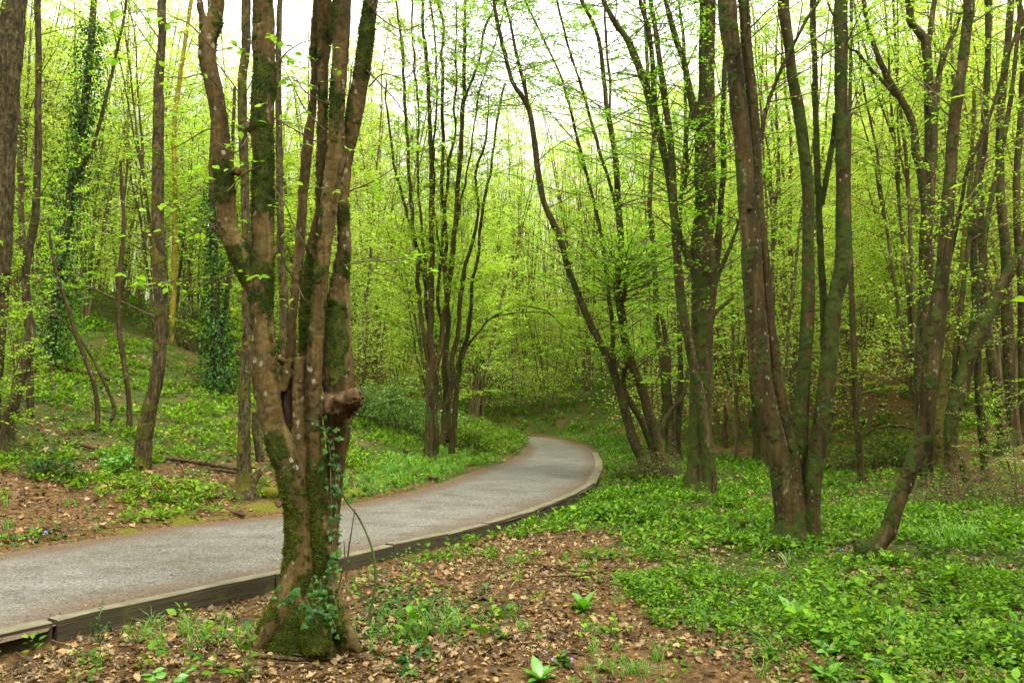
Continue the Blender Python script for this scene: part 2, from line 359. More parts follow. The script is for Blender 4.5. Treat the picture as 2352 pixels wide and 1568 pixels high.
# how green and how leafy the ground is, laid out over the ground itself
ZONES = [  # polygon seen from the camera, herb density, dry leaf density
 ([(1290,1170),(1400,1085),(1480,1050),(1700,1060),(2500,1170),(2600,1700),(1740,1700),(1690,1480),(1640,1400),(1580,1330),(1500,1290),(1560,1240),(1420,1220),(1300,1200)], .9, .7),
 ([(1200,985),(1400,985),(1500,1060),(1400,1090),(1383,1061),(1349,1020)], .9, .1),
 ([(1480,980),(2500,900),(2500,1180),(1700,1075),(1480,1060)], .45, .5),
 ([(1040,780),(1490,780),(1490,990),(1200,990),(1150,985),(1040,960)], .6, .4),
 ([(-300,600),(650,600),(650,1070),(420,1060),(320,1080),(150,1090),(-300,1120)], .62, .6),
 ([(-300,1120),(150,1090),(320,1080),(420,1060),(650,1070),(650,1190),(0,1290),(-300,1320)], .28, 1.0),
 ([(780,900),(1200,985),(1200,1060),(1000,1112),(790,1160)], .8, .4),
]
def ground_mix(x, y):
    z = H(x, y); u, v = proj(x, y, z); g = np.full(x.shape, .32); d = np.full(x.shape, .55); fr = y > 1.0
    near = fr & (y < 9) ; g = np.where(near, .10, g); d = np.where(near, 1.0, d)
    sc = np.clip(9/np.maximum(y, 2), .25, 1.4); wu = (fbm2(x*.8, y*.8, 4, 61)-.47)*420*sc; wv = (fbm2(x*.8, y*.8, 4, 62)-.47)*200*sc
    G_ = []; D_ = []
    for jx, jy in ((-1, -.5), (1, -.6), (-.6, 1), (.8, .9)):
        g1, d1 = g.copy(), d.copy()
        for poly, a, b in ZONES:
            k = inpoly(u+wu+jx*60*sc, v+wv+jy*34*sc, poly) & fr; g1 = np.where(k, a, g1); d1 = np.where(k, b, d1)
        G_.append(g1); D_.append(d1)
    return sum(G_)/4, sum(D_)/4

# ------------------------------------------------------------------ ground sheet
def build_ground():
    r = np.concatenate([[0.25, .6, 1.0], np.geomspace(1.5, 420, 620)])
    th = np.concatenate([np.arange(-42, 42, .16), np.arange(42, 318, 2.2)])*math.pi/180
    Rr, Th = np.meshgrid(r, th, indexing='ij'); x = (Rr*np.sin(Th)).ravel(); y = (Rr*np.cos(Th)).ravel()
    z, ins, dl, dr = H(x, y, True); g, d = ground_mix(x, y)
    nr, nth = len(r), len(th); i, j = np.meshgrid(np.arange(nr-1), np.arange(nth), indexing='ij'); j2 = (j+1) % nth
    Q = np.stack([i*nth+j, (i+1)*nth+j, (i+1)*nth+j2, i*nth+j2], -1).reshape(-1, 4)[:, ::-1]
    V = np.stack([x, y, z], -1); V = np.vstack([V, [[0, 0, HF(0, 0)]]]); c = len(V)-1
    T = np.stack([np.full(nth, c), np.arange(nth), (np.arange(nth)+1) % nth], -1)[:, ::-1]
    edge = np.clip(1-dl/.5, 0, 1)*(~ins)
    b = NB('woodland_soil'); v = b.coord()
    vo = b.n('TexVoronoi'); vo.inputs['Scale'].default_value = 34; vo.inputs['Randomness'].default_value = 1
    nw = b.n('TexNoise'); nw.inputs['Scale'].default_value = 28; nw.inputs['Detail'].default_value = 4; b.l(v, nw.inputs['Vector']); wv = b.mixc(.035, v, nw.outputs['Color'], 'ADD'); b.l(wv, vo.inputs['Vector'])
    sx = b.n('SeparateColor'); b.l(vo.outputs['Color'], sx.inputs[0])
    leaf = b.ramp(sx.outputs[0], [(0, (.03, .017, .007)), (.35, (.08, .046, .018)), (.65, (.16, .095, .038)), (.9, (.27, .17, .07)), (1, (.17, .07, .022))])
    soil = b.ramp(b.noise(v, 9, 6, .65), [(.3, (.04, .022, .009)), (.5, (.12, .066, .025)), (.7, (.26, .145, .052))])
    lm = b.math('ADD', b.attr('dry'), b.math('MULTIPLY', b.math('SUBTRACT', b.noise(v, 1.1, 5, .65), .5), 1.6))
    c0 = b.mixc(b.ramp(lm, [(.25, (0, 0, 0)), (.6, (.5, .5, .5))]), soil, leaf)
    gm = b.math('ADD', b.attr('green'), b.math('MULTIPLY', b.math('SUBTRACT', b.noise(v, 1.7, 6, .7), .5), 1.5))
    gc = b.ramp(b.noise(v, 22, 5, .75), [(.35, (.022, .03, .006)), (.55, (.055, .09, .012)), (.7, (.13, .18, .022))])
    c1 = b.mixc(b.ramp(gm, [(.42, (0, 0, 0)), (.62, (1, 1, 1))]), c0, gc)
    mossy = b.math('ADD', b.attr('mossy'), b.math('MULTIPLY', b.math('SUBTRACT', b.noise(v, 2.3, 4, .6), .5), 1.2))
    mcol = b.ramp(b.noise(v, 60, 4, .7), [(.3, (.04, .05, .006)), (.7, (.17, .17, .018))])
    c2 = b.mixc(b.ramp(mossy, [(.72, (0, 0, 0)), (.86, (1, 1, 1))]), c1, mcol)
    hh = b.math('ADD', b.noise(v, 30, 6, .7), b.math('MULTIPLY', vo.outputs['Distance'], -.8))
    m = b.out(c2, .95, b.bump(hh, .9, .04), .1)
    at = lambda a, e: np.append(a, e)
    me = make_mesh('ground', (V, T, Q), m, True, {'green': at(g, .3), 'dry': at(d, .6), 'mossy': at(edge*1.0, 0)})
    tag(obj('ground', me), kind='structure', label='woodland floor of soil, dry leaves and moss rising into wooded slopes')
build_ground()

def build_path():
    def resample(pl, n):
        p = np.array(pl); s = np.concatenate([[0], np.cumsum(np.hypot(*np.diff(p, axis=0).T))])
        t = np.linspace(0, s[-1], n); return np.stack([np.interp(t, s, p[:, 0]), np.interp(t, s, p[:, 1])], -1)
    L_, R_ = np.array(PL), np.array(PR); n = 900; a = catmull(L_, 3000); b_ = catmull(R_, 3000); a = resample(a, n); b_ = resample(b_, n)
    # match each right point to a left point
    m = 28; t = np.linspace(0, 1, m); XY = a[:, None]*(1-t)[None, :, None] + b_[:, None]*t[None, :, None]
    x, y = XY[..., 0].ravel(), XY[..., 1].ravel(); tt = np.broadcast_to(t, (n, m)).ravel()
    z = path_z(y) + .02*np.sin(tt*math.pi) + (fbm2(x*1.1, y*1.1, 3, 20)-.45)*.02
    i, j = np.meshgrid(np.arange(n-1), np.arange(m-1), indexing='ij'); Q = np.stack([i*m+j, i*m+j+1, (i+1)*m+j+1, (i+1)*m+j], -1).reshape(-1, 4)
    de = np.minimum(dpoly(x, y, PL), dpoly(x, y, PR)); dL = dpoly(x, y, PL)
    b = NB('grey_gravel'); v = b.coord()
    vo = b.n('TexVoronoi'); vo.inputs['Scale'].default_value = 75; b.l(v, vo.inputs['Vector']); sx = b.n('SeparateColor'); b.l(vo.outputs['Color'], sx.inputs[0])
    st = b.ramp(sx.outputs[0], [(0, (.076, .072, .060)), (.4, (.116, .112, .097)), (.8, (.158, .153, .136)), (1, (.25, .245, .225))])
    big = b.ramp(b.noise(b.coord((1, 1, 1)), 1.1, 5, .62), [(.35, (.80, .76, .66)), (.65, (1.05, 1.04, 1.02))])
    c = b.mixc(1, st, big, 'MULTIPLY')
    wear = b.ramp(b.noise(b.coord((.55, .9, 1)), 2.6, 6, .72), [(.34, (.72, .68, .60)), (.5, (1, 1, 1)), (.68, (1.12, 1.1, 1.06))]); c = b.mixc(1, c, wear, 'MULTIPLY')
    em = b.math('ADD', b.attr('edge'), b.math('MULTIPLY', b.math('SUBTRACT', b.noise(v, 2.2, 6, .7), .5), 1.3))
    br = b.ramp(b.noise(v, 45, 4, .7), [(.3, (.045, .028, .015)), (.6, (.12, .075, .042)), (.8, (.19, .13, .075))])
    c = b.mixc(b.ramp(em, [(.30, (0, 0, 0)), (.95, (.9, .9, .9))]), c, br)
    fl = b.ramp(b.noise(b.coord((1, 3.5, 1)), 26, 3, .7), [(.60, (0, 0, 0)), (.70, (.6, .6, .6))]); c = b.mixc(fl, c, (.17, .12, .07))
    mm = b.out(c, .9, b.bump(b.math('ADD', vo.outputs['Distance'], b.noise(v, 30, 4)), .6, .012), .2)
    e = np.clip(1-de/.75, 0, 1)**.8*1.1 + .35*np.clip(1-dL/1.5, 0, 1)
    me = make_mesh('path', (np.stack([x, y, z], -1), E3, Q), mm, True, {'edge': e})
    tag(obj('path', me), kind='structure', label='grey gravel footpath curving away into the wood')
build_path()

# ------------------------------------------------------------------ timber kerb
def timber_mat():
    b = NB('weathered_timber'); v = b.coord((.5, 14, 14)); v1 = b.coord()
    n = b.noise(v, 3, 5, .65); c = b.ramp(n, [(.3, (.022, .017, .009)), (.55, (.055, .045, .024)), (.75, (.10, .085, .048))])
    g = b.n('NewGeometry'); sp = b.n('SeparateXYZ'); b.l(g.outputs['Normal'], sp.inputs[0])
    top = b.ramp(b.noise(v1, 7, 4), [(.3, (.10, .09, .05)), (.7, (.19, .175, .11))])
    c = b.mixc(b.ramp(sp.outputs[2], [(.6, (0, 0, 0)), (.9, (.85, .85, .85))]), c, top)  # upward faces paler: light from above put into the timber colour
    mo = b.ramp(b.noise(v1, 2.6, 4, .65), [(.56, (0, 0, 0)), (.66, (1, 1, 1))]); c = b.mixc(b.math('MULTIPLY', mo, .75), c, (.07, .075, .015))
    return b.out(c, .85, b.bump(n, .5, .01), .2)
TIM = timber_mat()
def kerb_block(a, b_, label, w=.12, h=.19, lift=0, gap=.008):
    a = np.array(a); b_ = np.array(b_); d = (b_-a); L = np.linalg.norm(d); d = d/L; nrm2 = np.array([-d[1], d[0]])  # left of travel = towards path
    n = 24; g = Geo(); prof = [(0, -.02), (0, 1-.03), (.08, 1.0), (.92, 1.0), (1, 1-.03), (1, -.02)]
    xs = np.linspace(gap, L-gap, n); V = []
    for i, x in enumerate(xs):
        for (q, hh) in prof:
            wob = (float(fbm2(np.array([x*3+a[0]*5]), np.array([q*4+a[1]]), 3, 2)[0])-.45)*.018
            V.append([x, q*w+wob*.6, hh*h-h+.03+lift+wob])
    V = np.array(V); m = len(prof); Q = []
    for i in range(n-1):
        for j in range(m): Q.append([i*m+j, i*m+(j+1) % m, (i+1)*m+(j+1) % m, (i+1)*m+j])
    Q = np.array(Q); T = []
    for e in (0, n-1):
        for j in range(1, m-1): T.append([e*m, e*m+j, e*m+j+1] if e else [e*m, e*m+j+1, e*m+j])
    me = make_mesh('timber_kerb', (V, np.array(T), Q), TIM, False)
    o = obj('timber_kerb', me, loc=(a[0], a[1], float(path_z((a[1]+b_[1])/2)))); o.rotation_euler = (0, 0, math.atan2(d[1], d[0]))
    tag(o, label, 'kerb', 'timber kerb boards along the gravel path')
KB = [((-4.9-1.0, 3.2-1.3), (126, 1436), 'weathered timber kerb board cut by the bottom left corner, before the dark gap'),
      ((126, 1436), (634, 1325), 'long timber kerb board running from the dark gap to behind the big mossy tree'),
      ((634, 1325), (904, 1257), 'timber kerb board just right of the big mossy tree trunk'),
      ((904, 1257), (1029, 1231), 'short timber kerb board, second one right of the big mossy tree'),
      ((1029, 1231), (1124, 1207), 'short timber kerb board that starts at the stepped joint in mid path'),
      ((1124, 1207), (1213, 1181), 'timber kerb board with a yellow moss patch at its near end'),
      ((1213, 1181), (1318, 1139), 'timber kerb board beside dry leaves where green herbs begin'),
      ((1318, 1139), (1367, 1112), 'short timber kerb board at the start of the outer bend'),
      ((1367, 1112), (1384, 1082), 'short mossy kerb board on the outer bend, half sunk'),
      ((1384, 1082), (1383, 1061), 'pale flush kerb board on the outer bend, second from the far end'),
      ((1383, 1061), (1373, 1042), 'flush kerb board farthest along the outer bend of the path')]
def wp(q): return q if abs(q[0]) < 20 else on_path(*q)
for i, (a, b_, lab) in enumerate(KB): kerb_block(wp(a), wp(b_), lab, w=.13 if i < 8 else .2, lift=(0, .008, -.004, .006, -.004, .004, -.002, .003, 0, 0, 0)[i], gap=.018 if i < 2 else .007)

# ------------------------------------------------------------------ trees
def stem_pts(spec, Y0, base=None, extend=3.0, rng=RNG, step=.12):
    """spec rows (u, v, width, [dy]) -> resampled world points and radii"""
    p = []; r = []
    for q in spec:
        dy = q[3] if len(q) > 3 else 0
        w = P(q[0], q[1], Y0+dy); p.append(w); r.append(q[2]*.5/F*(Y0+dy))
    p = np.array(p); r = np.array(r)
    if extend > 0:
        d = nrm(p[-1]-p[-2]); d = nrm(d*1.0 + np.array([0, 0, .35])); s = extend/3
        for k in range(3):
            d = nrm(d + rng.normal(0, .10, 3)); p = np.vstack([p, p[-1]+d*s]); r = np.append(r, max(r[-1]*.72, .008))
    L = np.linalg.norm(np.diff(p, axis=0), axis=1).sum(); n = max(8, int(L/step))
    q = catmull(np.column_stack([p, r]), n); return q[:, :3], np.maximum(q[:, 3], .004)
def wander(p, amp, rng, f=1.4):
    s = rng.uniform(0, 50, 2); z = p[:, 2]
    q = p.copy(); k = sst(np.arange(len(p))/len(p), 0, .1)
    q[:, 0] += (fbm2(z*f+s[0], z*0+3.3, 3, 1)-.44)*amp*2*k; q[:, 1] += (fbm2(z*f+s[1], z*0+7.3, 3, 2)-.44)*amp*2*k; return q
def remesh(geo, vox, name='trunk'):
    me = make_mesh(name, geo, None); o = bpy.data.objects.new('t', me); COL.objects.link(o)
    md = o.modifiers.new('r', 'REMESH'); md.mode = 'VOXEL'; md.voxel_size = vox
    ms = o.modifiers.new('s', 'SMOOTH'); ms.iterations = 3; ms.factor = .5
    dg = bpy.context.evaluated_depsgraph_get(); m2 = bpy.data.meshes.new_from_object(o.evaluated_get(dg)); bpy.data.objects.remove(o); bpy.data.meshes.remove(me)
    n = len(m2.vertices); V = np.zeros(n*3, np.float32); m2.vertices.foreach_get('co', V); N = np.zeros(n*3, np.float32); m2.vertex_normals.foreach_get('vector', N)
    q = np.zeros(len(m2.loops), np.int32); m2.loops.foreach_get('vertex_index', q); ok = len(q) == 4*len(m2.polygons)
    V = V.reshape(-1, 3).astype(float); N = N.reshape(-1, 3).astype(float)
    bpy.data.meshes.remove(m2); assert ok
    return V, N, q.reshape(-1, 4)
def bark_finish(V, N, base, moss, lump=.012, fine=.004, mf=5.0, ridge=0, seed=0, mdir=(-.9, .1)):
    """displace along normals; give moss coverage. V local to base"""
    Wd = V + base
    hgt = V[:, 2]
    q = Wd.copy(); q[:, 2] *= .25
    mo = fbm3(Wd*np.array([1, 1, .75]), mf, 3, 5+seed)
    side = N[:, 0]*mdir[0] + N[:, 1]*mdir[1]
    m = (mo-.5)*3.0 + (fbm3(Wd, 22, 2, 15+seed)-.5)*1.1 + .5 + moss - .42 + .45*side + .5*np.clip(1-hgt/.45, 0, 1)
    mk = sst(m, .42, .6)
    dsp = (fbm3(q, 9, 3, 31+seed)-.5)*lump*2 + (fbm3(Wd, 40, 2, 8)-.5)*fine*2 + mk*.006*(.3+fbm3(Wd, 34, 2, 77)*1.4)
    if ridge: dsp += (fbm3(Wd*np.array([1, 1, .3]), 45, 2, 12)-.5)*ridge
    return V + N*dsp[:, None], m
def foliate(stems, z0, nb, L=(.8, 1.8), up=.35, leafs=.045, ntw=7, twl=(.25, .6), spacing=.05, droop=.3, rng=RNG, tmpl=LEAF4, r0=.012, keep=1.0, flat=.25, zmax=99):
    """branches with flat sprays of twigs and leaves; returns (twig geometry, leaf geometry)"""
    st, rad, tan = [], [], []
    for p, r in stems:
        ok = np.where((p[:, 2] > z0) & (p[:, 2] < zmax))[0]
        if len(ok) < 2: continue
        seg = ok[rng.integers(0, len(ok), max(1, int(nb*len(ok)/len(p)+.5)))]; t = np.gradient(p, axis=0)
        st.append(p[seg]); rad.append(r[seg]); tan.append(nrm(t[seg]))
    tg, lg = Geo(), Geo()
    if not st: return tg, lg
    st = np.vstack(st); rad = np.concatenate(rad); tan = np.vstack(tan); Mn = len(st); K = 7
    az = rng.uniform(0, 2*math.pi, Mn); u0 = np.clip(rng.normal(up, .22, Mn), -.1, 1.2)
    d = nrm(np.stack([np.cos(az), np.sin(az), u0], -1) + tan*.35); ln = rng.uniform(*L, Mn); B = [st]
    for k in range(1, K):
        d = nrm(d + rng.normal(0, .10, (Mn, 3)) + np.array([0, 0, -.07*droop])); B.append(B[-1]+d*(ln/(K-1))[:, None])
    B = np.stack(B, 1); rb = np.minimum(rad*.4, r0)[:, None]*np.linspace(1, .25, K)[None]
    tubes(B, rb, 4, tg)
    m = rng.integers(0, Mn, Mn*ntw); s = rng.uniform(.15, 1, len(m)); ki = np.minimum((s*(K-1)).astype(int), K-2); f = s*(K-1)-ki
    p0 = B[m, ki]*(1-f)[:, None] + B[m, ki+1]*f[:, None]; bd = nrm(B[m, ki+1]-B[m, ki])
    sd = rng.choice([-1, 1], len(m)); side = nrm(np.cross(bd, [0, 0, 1.])+1e-6)*sd[:, None]
    td = nrm(bd*rng.uniform(.5, 1.1, len(m))[:, None] + side*rng.uniform(.4, 1.1, len(m))[:, None] + rng.normal(0, flat, (len(m), 3))*np.array([.5, .5, 1]))
    tl = rng.uniform(*twl, len(m))*(1.15-.6*s); K2 = 4; Tt = [p0]
    for k in range(1, K2):
        td = nrm(td + rng.normal(0, .12, td.shape)*np.array([1, 1, .6]) + np.array([0, 0, -.05*droop])); Tt.append(Tt[-1]+td*(tl/(K2-1))[:, None])
    Tt = np.stack(Tt, 1); tubes(Tt, np.full((len(m), 1), .0022)*np.linspace(1.2, .6, K2)[None], 3, tg)
    nl = int(np.mean(twl)/spacing); a = np.tile(np.arange(nl), len(m)); mi = np.repeat(np.arange(len(m)), nl)
    if keep < 1: kk = rng.random(len(mi)) < keep; a, mi = a[kk], mi[kk]
    s2 = np.clip((a+rng.uniform(0, .9, len(a)))/nl, 0, .999); k2 = (s2*(K2-1)).astype(int); f2 = s2*(K2-1)-k2
    lp = Tt[mi, k2]*(1-f2)[:, None] + Tt[mi, k2+1]*f2[:, None]; dd = nrm(Tt[mi, k2+1]-Tt[mi, k2])
    sg = np.where(a % 2 == 0, 1, -1); sv = nrm(np.cross(dd, [0, 0, 1.])+1e-6)*sg[:, None]
    ldir = nrm(dd*.7 + sv*.9 + np.array([0, 0, -.25*droop]) + rng.normal(0, .25, dd.shape)); upv = nrm(np.array([0, 0, 1.]) + rng.normal(0, .35, dd.shape))
    X, Y_, Z = frames(ldir, upv); scatter(tmpl, lp, X, Y_, Z, leafs*rng.uniform(.55, 1.25, len(lp)), lg)
    return tg, lg
def thing(name, label, cat, loc, group=None):
    o = bpy.data.objects.new(name, None); COL.objects.link(o); o.location = loc; o.empty_display_size = .2
    return tag(o, label, cat, group)
def local(geo, base):
    V, T, Q = geo.arr(); return V - base, T, Q
def hero(name, label, base, stems, cat='tree', merge=True, vox=.02, bark='bark_mid', moss=.0, extend=3., fol=None, leafm='leaf_near', flare=1.0, sides=14, lump=.010,
         group=None, mf=8., ridge=0, wob=.02, seed=0, dY=0, xtra=None):
    rng = np.random.default_rng(100+seed); hb = hit(*base); Y0 = hb[1]+dY; hb[2] = HF(hb[0], hb[1])
    root = thing(name, label, cat, tuple(hb), group); sp = []
    for k, s in enumerate(stems):
        e = extend
        if isinstance(s, dict): e = s.get('extend', extend); s = s['p']
        if s[-1][1] > 110: e = 0
        p, r = stem_pts(s, Y0, extend=e, rng=rng); p = wander(p, wob, rng); sp.append((p, r))
    def ring(p, r, n):
        g = Geo(); tubes(p[None], r[None], n, g, cap=True); return g
    def shape(g, nside, p):
        V, T, Q = g.arr(); hgt = V[:, 2]-hb[2]; c = np.array([np.interp(V[:, 2], p[:, 2], p[:, 0]) if p[-1, 2] > p[0, 2] else V[:, 0], V[:, 1]]).T
        return V, T, Q
    def flr(p, r):   # root flare below 0.35 m, and sink the foot
        h = p[:, 2]-hb[2]; r = r*(1+.75*flare*np.clip(1-h/(2.2*r.max()+.08), 0, 1)**2); return p, r
    low = []
    for p, r in sp:
        if p[0, 2]-hb[2] < .35:
            d = nrm(p[0]-p[1]); p = np.vstack([p[0]+np.array([0, 0, -.18]), p]); r = np.append(r[0]*1.05, r); p, r = flr(p, r); low.append((p, r))
        else: low.append((p, r))
    if merge:
        g = Geo()
        for p, r in low: tubes(p[None], r[None], sides, g, cap=True)
        if flare > 0:
            p, r = low[0]; na = 6; R0 = min(r[1]/(1+.6*flare), .16)
            for a in np.linspace(0, 2*math.pi, na, endpoint=False)+rng.uniform(0, 1):
                q = np.array([[0, 0, 2.0*R0], [.42*R0, 0, .9*R0], [1.0*R0, 0, .15*R0], [1.7*R0, 0, -.5*R0-.03]]); ca, sa = math.cos(a), math.sin(a)
                w = np.stack([q[:, 0]*ca, q[:, 0]*sa, q[:, 2]], -1) + np.array([p[1, 0], p[1, 1], hb[2]]); cq = catmull(np.column_stack([w, [R0*.35, R0*.40, R0*.34, R0*.16]]), 10)
                tubes(cq[None, :, :3], cq[None, :, 3], 8, g, cap=True)
        V, T, Q = g.arr(); V, N, Q = remesh((V-hb, T, Q), vox)
        V, m = bark_finish(V, N, hb, moss, lump=lump, mf=mf, ridge=ridge, seed=seed)
        if xtra: m = xtra(V+hb, N, m)
        tk = obj('trunk', make_mesh('trunk', (V, E3, Q), M[bark], True, {'moss': m}), root)
        TR = (V, N, m)
    else:
        TR = None; parts = []
        for p, r in low:
            g = Geo(); tubes(p[None], r[None], sides, g, cap=False); V, T, Q = g.arr(); V = V-hb; c = np.repeat(p-hb, sides, axis=0); N = nrm(V-c)
            V, m = bark_finish(V, N, hb, moss, lump=lump*.7, mf=mf, ridge=ridge, seed=seed)
            parts.append(obj('stem', make_mesh('stem', (V, T, Q), M[bark], True, {'moss': m}), root))
    if fol:
        fol = dict(fol); z0 = hb[2]+fol.pop('z0'); nb = fol.pop('nb'); lg = Geo()
        for k, q in enumerate(sp):
            if isinstance(stems[k], dict): continue
            tg, l1 = foliate([q], z0, nb, rng=rng, **fol)
            if not tg.n: continue
            a = l1.arr(); lg.add(*a); obj('branches', make_mesh('branches', local(tg, hb), M['twig']), parts[k] if not merge else tk)
        obj('crown', make_mesh('crown', local(lg, hb), M[leafm], False), root)
    return root, hb, sp, TR

# ---- the big tree in front (its stems, broken stub, moss, ivy)
MAIN = [
 [(690,1475,112),(690,1440,100),(688,1400,88),(687,1321,78),(687,1241,66),(684,1160,62),(664,1080,62),(637,999,58),(627,974,55),(614,889,56),(608,820,53),(602,710,52),(602,640,52),(604,571,50),(605,480,50),(606,366,49),(602,293,52),(607,183,51),(605,90,49),(603,0,48)],
 [(600,700,40),(585,660,44),(566,622,46),(548,575,48),(532,550,46),(522,513,45),(519,440,42),(514,366,40),(508,293,38),(496,220,39),(480,147,38),(480,92,40),(495,45,36),(500,0,33)],
 [(757,1450,72),(752,1400,60),(748,1362,52),(747,1281,58),(735,1160,47),(728,1040,43),(722,960,38),(721,902,36),(723,820,35),(731,710,33),(738,628,35),(748,545,35),(756,476,40),(768,366,36),(773,256,35),(780,147,36),(785,0,44)],
 [(752,1300,42,.08),(762,1200,36,.10),(768,1120,40,.10),(775,1040,44,.10),(777,990,56,.10),(780,930,60,.12),(778,875,72,.12),(775,793,62,.12),(777,710,55,.12),(784,628,40,.12),(792,545,30,.10),(788,476,30,.10),(797,366,28,.08),(810,293,36,.06),(822,220,38,.05),(836,147,34,.03),(843,73,32,.02),(852,0,32)],
 [(690,870,26,.2),(699,806,24,.22),(702,740,27,.22),(706,683,28,.22),(713,628,26,.22),(728,520,28,.2),(738,476,26,.2),(740,366,26,.2),(741,256,26,.2),(742,147,27,.2),(747,0,34,.18)],
 [(700,1130,34,.03),(692,1050,38,.03),(688,1000,36,.03),(688,960,32,.03),(688,875,31,.04),(690,822,27,.05)],
 [(660,930,22,.3),(662,860,24,.32),(667,793,24,.32),(672,740,18,.32),(680,655,19,.32),(690,549,22,.32),(697,457,23,.32),(703,366,26,.3),(710,300,24,.3),(718,250,17,.3),(721,183,16,.3),(726,0,13,.28)],
 [(650,900,20,.05),(655,870,26,.05),(660,840,20,.05),(668,825,12,.05)],
 [(676,1300,44,-.04),(660,1360,52,-.06),(640,1410,56,-.08),(614,1455,50,-.10),(588,1492,28,-.12)], [(752,1330,36,-.06),(768,1390,42,-.10),(786,1435,40,-.14),(808,1472,30,-.16),(826,1498,16,-.16)],
 [(715,1380,50,-.12),(722,1430,56,-.2),(728,1478,50,-.26),(732,1505,30,-.3)], [(640,1150,18,-.06),(640,1158,18,-.10)],
 # collar of the broken stub
 [(752,930,58,.08),(775,930,56,.04),(790,928,50,.0)],
 [(640,820,14,.1),(652,832,18,.15),(664,838,16,.2)],
 [(497,390,16),(492,376,15),(489,366,14)], [(540,400,20),(546,392,18),(549,386,10)], [(466,70,15),(466,50,17),(464,34,15)],
 [(578,300,16,-.02),(570,292,13,-.03),(567,280,6,-.03)], [(625,590,14),(632,575,12),(634,572,6)], [(752,238,14,-.12),(752,236,14,-.16)],
 [(640,1159,16,-.1),(640,1157,16,-.14)],
]
def main_moss(Wd, N, m):
    u, v = proj(Wd[:, 0], Wd[:, 1], Wd[:, 2])
    def blob(cu, cv, ru, rv, a): return a*np.exp(-((u-cu)/ru)**2-((v-cv)/rv)**2)
    jit = (fbm3(Wd, 14, 3, 3)-.5)*1.1
    t = m*.55 - .02
    for q in [(605,170,26,60,.8),(605,330,30,110,.85),(606,430,28,90,.9),(560,600,36,50,.9),(620,620,22,50,.7),(605,690,30,46,.8),(512,400,30,60,.9),(525,450,26,40,.7),(480,200,20,50,.5),(500,60,14,40,.8),
              (617,760,16,34,.9),(625,810,14,30,.8),(630,870,14,40,.8),(628,1010,34,34,.6),(790,250,26,60,.5),(845,100,18,90,.75),(795,480,20,70,.8),(800,590,26,34,1),(775,716,28,22,1.),(776,770,26,24,1.),(762,720,20,30,.7),
              (775,840,28,44,.95),(745,170,24,60,.6),(768,60,20,60,.5),(762,256,22,60,.35),(712,620,22,60,.9),(702,760,18,60,.9),(752,640,16,40,.6),(732,985,22,14,.8),(725,1050,30,30,.5),(690,1090,60,30,.5),
              (690,1200,60,100,.35),(650,1440,70,80,.7),(740,1430,60,60,.9),(735,1230,30,100,.75),(665,1250,18,110,.45),(700,1330,60,40,.25),(660,1120,26,50,.4),(640,1030,26,34,.4),(730,1110,20,50,.4),(690,1460,40,50,.3)]:
        t = t + blob(*q)
    t = t - blob(605,780,26,50,.5) - blob(595,900,30,60,.6) - blob(722,900,24,120,.8) - blob(690,930,20,90,.8) - blob(530,510,24,40,.6) - blob(780,670,30,26,.5) - blob(715,1200,16,80,.25) - blob(765,520,24,120,.5)
    return t + jit*1.0 + (fbm3(Wd*np.array([1, 1, .6]), 30, 3, 41)-.5)*1.1
root, HB, SP, TR = hero('hornbeam_tree', 'big many-stemmed mossy orange-brown tree in front of the path with ivy on its right side', (700, 1478), MAIN, merge=True, vox=.0085, bark='bark_main',
     moss=0, extend=3.5, lump=.011, ridge=.009, mf=6, sides=20, xtra=main_moss, flare=.55, wob=.006, seed=1)
HB0 = HB
V, N, m = TR
def moss_tufts(V, N, m, n, rng, root, size=.012, th=.5, name='moss_cover', mm='mossleaf'):
    k = np.where(m > th)[0]; k = k[rng.integers(0, len(k), n)]; d = nrm(N[k] + rng.normal(0, .55, (n, 3)) + np.array([0, 0, .25]))
    X, Y_, Z = frames(d, nrm(rng.normal(0, 1, (n, 3)))); t = (np.array([[-.22, 0, 0], [.22, 0, 0], [0, 1, .1]]), np.array([[0, 1, 2]]), E4)
    g = scatter(t, V[k] + rng.normal(0, .003, (n, 3)), X, Y_, Z, size*rng.uniform(.4, 1.3, n)); 
    obj(name, make_mesh(name, g, M[mm], False), root)
M['mossleaf'] = leaf_mat('moss_cushion', [(0, (.014, .026, .004)), (.6, (.038, .06, .008)), (1, (.11, .14, .015))], .25, 1.2, .0, False)
M['mossleaf_low'] = leaf_mat('moss_cushion_bright', [(0, (.03, .045, .005)), (.6, (.085, .11, .010)), (1, (.20, .21, .02))], .25, 1.2, .0, False)
moss_tufts(V, N, np.where(V[:, 2] > 1.15, m, -1), 55000, RNG, root)
moss_tufts(V, N, np.where(V[:, 2] <= 1.15, m+.05, -1), 60000, RNG, root, mm='mossleaf_low', name='moss_foot')
